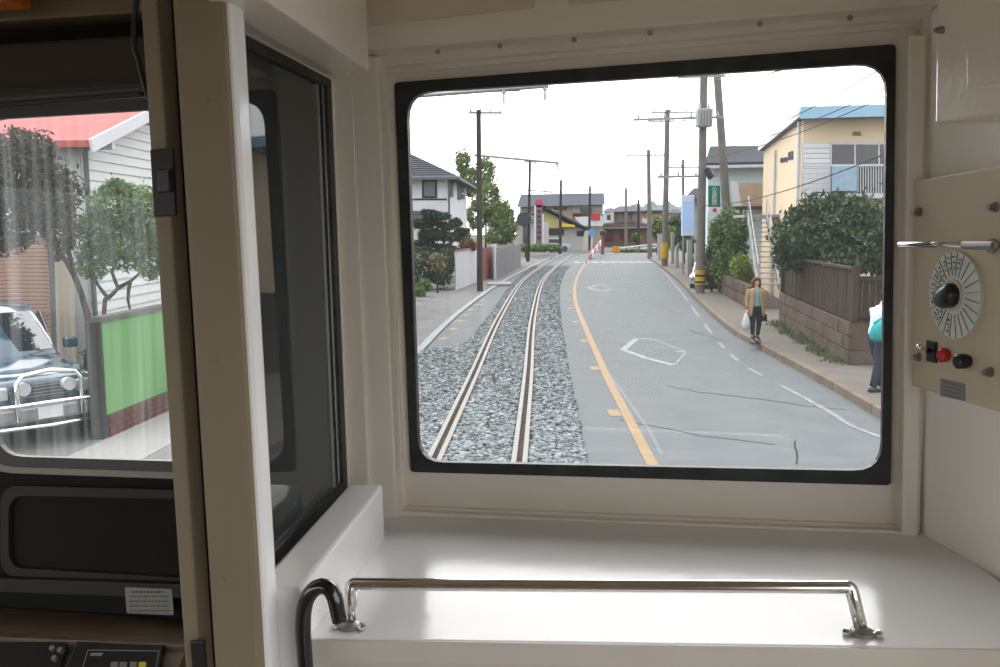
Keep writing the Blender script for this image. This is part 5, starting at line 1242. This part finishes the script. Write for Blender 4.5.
def person(loc, rz, label, H, pose, mats):
    r = root('person', loc, label, 'person', rz=rz); k = H/1.60
    J = {a:V(b)*k for a,b in pose.items()}
    ch = []; 
    # indices: pelvis 0, waist 1, chest 2, neck 3, head...
    ch.append([(J['pelvis'],(.115*k,.095*k)),(J['waist'],(.10*k,.08*k)),(J['chest'],(.125*k,.09*k)),(J['neckb'],(.055*k,.055*k)),(J['neck'],.042*k),(J['chin'],(.062*k,.066*k)),(J['head'],(.074*k,.088*k)),(J['crown'],(.058*k,.07*k))])
    base = 8
    def limb(start, names, radii):
        c = [start]+[(J[n_],r_*k) for n_,r_ in zip(names,radii)]; ch.append(c)
    idx = 8
    hands = []
    for s in ('l','r'):
        limb(2,[s+'sh',s+'el',s+'wr'],[.048,.036,.024]); wi = idx+2; idx += 3
        w = J[s+'wr']; d = (w-J[s+'el']).normalized(); pn = V((1 if s=='l' else -1,0,0)); pn = (pn-d*pn.dot(d)).normalized(); sd = d.cross(pn)
        ch.append([wi,(w+d*.045*k,(.030*k,.016*k)),(w+d*.080*k,(.032*k,.014*k))]); pi = idx+1; idx += 2
        for f,(o_,ln) in enumerate(((-.027,.068),(-.009,.078),(.009,.073),(.027,.058))):
            b0_ = w+d*.085*k+sd*o_*k; m1 = b0_+d*ln*.5*k-pn*.006*k; m2_ = b0_+d*ln*k-pn*.022*k
            ch.append([pi,(b0_,.0085*k),(m1,.0078*k),(m2_,.006*k)]); idx += 3
        t1 = w+d*.035*k-sd*.030*k; t2 = t1+d*.03*k-sd*.014*k-pn*.012*k; ch.append([wi,(t1,.010*k),(t2,.008*k)]); idx += 2
    for s in ('l','r'):
        limb(0,[s+'hip',s+'kn',s+'an'],[.080,.053,.035]); idx += 3
        ai = idx-1; ch.append([ai,(J[s+'toe'],.026*k)]); idx += 1
    skinbody('body', r, ch, mats['skin'])
    return r, J, k
# --- woman walking towards the train
wp = G(755,343,.15)
pose = dict(pelvis=(0,0,.90),waist=(0,.0,1.03),chest=(0,.01,1.22),neckb=(0,.015,1.34),neck=(0,.005,1.38),chin=(0,-.01,1.43),head=(0,-.005,1.50),crown=(0,0,1.55),
 lsh=(-.165,.01,1.27),lel=(-.215,.03,1.03),lwr=(-.225,-.04,.83),rsh=(.165,.01,1.27),rel=(.21,.06,1.03),rwr=(.20,.02,.83),
 lhip=(-.085,0,.83),lkn=(-.085,-.05,.47),lan=(-.075,-.06,.085),ltoe=(-.08,-.19,.035),rhip=(.085,0,.83),rkn=(.085,.0,.47),ran=(.075,.10,.09),rtoe=(.08,-.02,.035))
ck_ = mat('beige_cardigan',(.42,.29,.165),.9,var=.08,scale=20); tealc = mat('teal_top',(.22,.38,.38),.85); blkc = mat('black_cloth',(.018,.018,.022),.85)
hairb = mat('brown_hair',(.13,.04,.02),.5,var=.3,scale=60); bootm = mat('dark_brown_leather',(.05,.03,.02),.4)
w, J, k = person(wp, 0, 'woman in beige cardigan, teal top and black trousers carrying a white bag on the sidewalk', 1.58, pose, dict(skin=skin))
S_ = lambda *a, **b: lob(*a, w, **b)
# shirt
lob('shirt', solid([ell(0,0,z*k,rx*k,ry*k) for z,rx,ry in ((.88,.155,.115),(.95,.158,.118),(1.03,.135,.10),(1.15,.15,.112),(1.25,.16,.11),(1.31,.12,.085),(1.335,.075,.065))]), tealc, w)
# cardigan: open at the front (towards -y)
n_ = 20; g0 = -math.pi/2+.42; g1 = 3*math.pi/2-.42
co_ = []
for z,rx,ry,gap in ((.66,.225,.165,.62),(.75,.22,.16,.58),(.9,.20,.15,.5),(1.03,.175,.13,.42),(1.15,.178,.132,.36),(1.26,.185,.125,.34),(1.315,.135,.10,.4),(1.35,.08,.075,.6)):
    co_.append(ell(0,.005,z*k,rx*k,ry*k,n_,-math.pi/2+gap,3*math.pi/2-gap,False))
m = MB().loft(co_, closed=False); o = lob('cardigan', m, ck_, w); md = o.modifiers.new('t','SOLIDIFY'); md.thickness = .012
lob('trouser_hips', solid([ell(0,.0,z*k,rx*k,ry*k) for z,rx,ry in ((.74,.10,.10),(.80,.165,.115),(.88,.168,.118),(.96,.155,.11))]), blkc, w)
for s in ('l','r'):
    a,b_,c = J[s+'sh']+V((0,0,.01)),J[s+'el'],J[s+'wr']; lob('sleeve', MB().tube([a*1+(J['chest']-a)*.25,a,a+(b_-a)*.5,b_,b_+(c-b_)*.5,c+(b_-c)*.02],[.05*k,.066*k,.058*k,.052*k,.046*k,.042*k],12), ck_, w)
    # leggings and shorts
    h,kn,an = J[s+'hip'],J[s+'kn'],J[s+'an']
    lob('trouser_leg', MB().tube([h+V((0,0,.06)),h,h+(kn-h)*.5,kn,kn+(an-kn)*.35,kn+(an-kn)*.72],[.095*k,.098*k,.082*k,.062*k,.056*k,.043*k],14), blkc, w)
    t = J[s+'toe']; 
    lob('ankle_boot', MB().tube([an+V((0,.0,.13)),an+V((0,.0,.04)),an+V((0,-.01,-.02))],[.052*k,.054*k,.056*k],12).loft([[V((an.x+x*wd,an.y+yy,z)) for x,z in ((-1,an.z-.085*k),(1,an.z-.085*k),(.9,an.z-.085*k+hh2),(0,an.z-.085*k+hh2*1.15),(-.9,an.z-.085*k+hh2))] for yy,wd,hh2 in ((.08,.035,.07),(.04,.055,.11),(-.05,.058,.10),(-.12,.058,.080),(-.18,.045,.06),(-.21,.02,.03))],cap=True), bootm, w)
hd_ = J['head']
# hair: back shell and bangs
hr = []
for z,rx,ry,gap in ((-.20,.075,.06,.95),(-.14,.105,.085,.85),(-.06,.11,.10,.75),(.0,.108,.105,.62),(.045,.104,.105,.35)):
    hr.append(ell(0,.012,hd_.z+z*k,rx*k,ry*k,18,-math.pi/2+gap,3*math.pi/2-gap,False))
o = lob('hair', MB().loft(hr, closed=False), hairb, w); md = o.modifiers.new('t','SOLIDIFY'); md.thickness = .025
tp = [ell(0,.008,hd_.z+z*k,rx*k,ry*k,18) for z,rx,ry in ((.030,.100,.108),(.055,.097,.105),(.085,.075,.085),(.105,.035,.04),(.108,.005,.005))]
hr2 = lob('hair_crown', MB().loft(tp, cap=True), hairb, w)
eyem = mat('eye_dark',(.02,.015,.01),.3); lipm = mat('lips',(.45,.12,.10),.5)
def face(r, hd_, k, fy=-1):
    for s in (-1,1):
        lob('eye', MB().ball(V((s*.030*k,hd_.y+fy*.080*k,hd_.z-.008*k)),(.012*k,.006*k,.006*k),8,6), eyem, r)
        lob('ear', MB().ball(V((s*.078*k,hd_.y+.005,hd_.z-.015*k)),(.010*k,.018*k,.028*k),8,6), skin, r)
    lob('nose', MB().loft([[V((x*wd,hd_.y+fy*yy,hd_.z+z)) for x,yy in ((-1,.078*k),(0,(.078+dd)*k),(1,.078*k),(0,.070*k))] for z,wd,dd in ((.005*k,.006*k,.004),(-.02*k,.010*k,.014),(-.035*k,.014*k,.018),(-.042*k,.008*k,.006))],cap=True), skin, r)
    lob('mouth', MB().ball(V((0,hd_.y+fy*.079*k,hd_.z-.062*k)),(.020*k,.006*k,.006*k),8,6), lipm, r)
face(w, hd_, k)
bagw = mat('white_plastic_bag',(.66,.68,.72),.45,var=.05,scale=12)
ww = wp+J['lwr']+V((-.02,-.02,-.10))
bg_ = MB().loft([[ww+V((x*rx,y*ry,z)) for x,y in [(math.cos(t),math.sin(t)) for t in [2*math.pi*i/12 for i in range(12)]]] for z,rx,ry in ((.02,.015,.02),(-.05,.05,.05),(-.14,.085,.075),(-.26,.105,.085),(-.36,.09,.08),(-.40,.04,.04))],cap=True)
ob('plastic_bag', bg_, bagw, label='white plastic bag hanging from the woman\'s hand on the left', cat='bag', smooth=True, base=ww)
ww = wp+J['rwr']+V((-.03,-.03,-.08)); 
o = ob('handbag', MB().prism([ww+V((-.12,0,-.05)),ww+V((.10,0,-.05)),ww+V((.12,0,-.22)),ww+V((-.14,0,-.22))], V((0,.09,0))), blkc, label='small black handbag in the woman\'s other hand', cat='bag', bevel=.02)
# --- man at the right edge, walking away to the right
mp = G(875,391,.15)
pose = dict(pelvis=(0,0,.88),waist=(.02,0,1.01),chest=(.05,0,1.20),neckb=(.06,0,1.33),neck=(.07,0,1.37),chin=(.15,0,1.43),head=(.155,0,1.49),crown=(.15,0,1.545),
 lsh=(.05,-.175,1.26),lel=(-.05,-.20,1.03),lwr=(.05,-.24,.86),rsh=(.05,.175,1.26),rel=(.10,.20,1.02),rwr=(.22,.19,.88),
 lhip=(0,-.085,.82),lkn=(-.02,-.085,.46),lan=(-.10,-.08,.10),ltoe=(.03,-.08,.035),rhip=(0,.085,.82),rkn=(.10,.085,.47),ran=(.14,.08,.09),rtoe=(.28,.08,.035))
mn, J, k = person(mp, .25, 'man in white shirt and dark trousers walking at the right edge of the windscreen', 1.74, pose, dict(skin=skin))
wsh = mat('white_shirt',(.80,.90,1.0),.8); navy = mat('navy_trousers',(.045,.05,.075),.85)
lob('shirt', solid([[V((J['waist'].x*0+dx*k,0,0))+p for p in ell(0,0,z*k,rx*k,ry*k)] for z,rx,ry,dx in ((.86,.12,.165,0),(.95,.125,.17,.01),(1.03,.115,.155,.02),(1.15,.125,.17,.04),(1.25,.12,.175,.05),(1.31,.09,.13,.055),(1.345,.065,.075,.06))]), wsh, mn)
for s in ('l','r'):
    a,b_,c = J[s+'sh'],J[s+'el'],J[s+'wr']; lob('sleeve', MB().tube([a+(J['chest']-a)*.25,a,a+(b_-a)*.5,b_,b_+(c-b_)*.45],[.055*k,.068*k,.060*k,.054*k,.050*k],12), wsh, mn)
    h,kn,an = J[s+'hip'],J[s+'kn'],J[s+'an']
    lob('trouser_leg', MB().tube([h+V((0,0,.09)),h,h+(kn-h)*.5,kn,kn+(an-kn)*.5,an+V((0,0,-.02))],[.10*k,.10*k,.088*k,.068*k,.060*k,.054*k],14), navy, mn)
    lob('trouser_hips', solid([ell(0,0,z*k,rx*k,ry*k) for z,rx,ry in ((.72,.09,.09),(.80,.125,.168),(.90,.128,.17))]), navy, mn) if s=='l' else None
    lob('shoe', MB().loft([[V((an.x+xx,an.y+y*wd,z)) for y,z in ((-1,an.z-.09*k),(1,an.z-.09*k),(.9,an.z-.09*k+h2),(0,an.z-.09*k+h2*1.15),(-.9,an.z-.09*k+h2))] for xx,wd,h2 in ((-.08,.03,.06),(-.05,.042,.09),(.04,.045,.085),(.12,.048,.055),(.18,.035,.04),(.20,.015,.02))],cap=True), bootm, mn)
hd_ = J['head']
tp = [ell(hd_.x-.012,0,hd_.z+z*k,rx*k,ry*k,18) for z,rx,ry in ((-.03,.085,.082),(.02,.104,.086),(.055,.100,.084),(.085,.08,.07),(.105,.035,.035),(.108,.005,.005))]
lob('hair', MB().loft(tp, cap=True), mat('black_hair',(.015,.012,.01),.5), mn)
for s in (-1,1):
    lob('eye', MB().ball(hd_+V((.085*k,s*.028*k,-.01*k)),(.006,.011,.006),8,6), eyem, mn); lob('ear', MB().ball(hd_+V((0,s*.078*k,-.02*k)),(.018,.010,.028),8,6), skin, mn)
lob('nose', MB().ball(hd_+V((.095*k,0,-.03*k)),(.018,.012,.022),8,6), skin, mn); lob('mouth', MB().ball(hd_+V((.083*k,0,-.068*k)),(.006,.02,.006),8,6), lipm, mn)
tq_ = mat('turquoise_cloth',(.05,.42,.42),.7,var=.12,scale=14)
Rz = M.Rotation(.25,3,'Z')
bc = mp+Rz@(V((-.14,-.24,.97))*k)
rings = []
for t in range(9):
    a = -1+2*t/8; s = max(.15,math.sqrt(max(0,1-a*a)))**.6
    rings.append([bc+Rz@V((.18*s*math.cos(u)+a*.03, .10*s*math.sin(u), a*.17)) for u in [2*math.pi*i/16 for i in range(16)]])
o = ob('shoulder_bag', MB().loft(rings,cap=True), tq_, label='turquoise shoulder bag worn by the man at the right edge', cat='bag', smooth=True, base=bc)
ob('strap', MB().tube([bc+Rz@V((-.12,0,.15)),mp+Rz@(V((-.03,-.17,1.18))*k),mp+Rz@(V((.05,-.02,1.36))*k),mp+Rz@(V((.10,.10,1.25))*k)],.018,8), tq_, o)
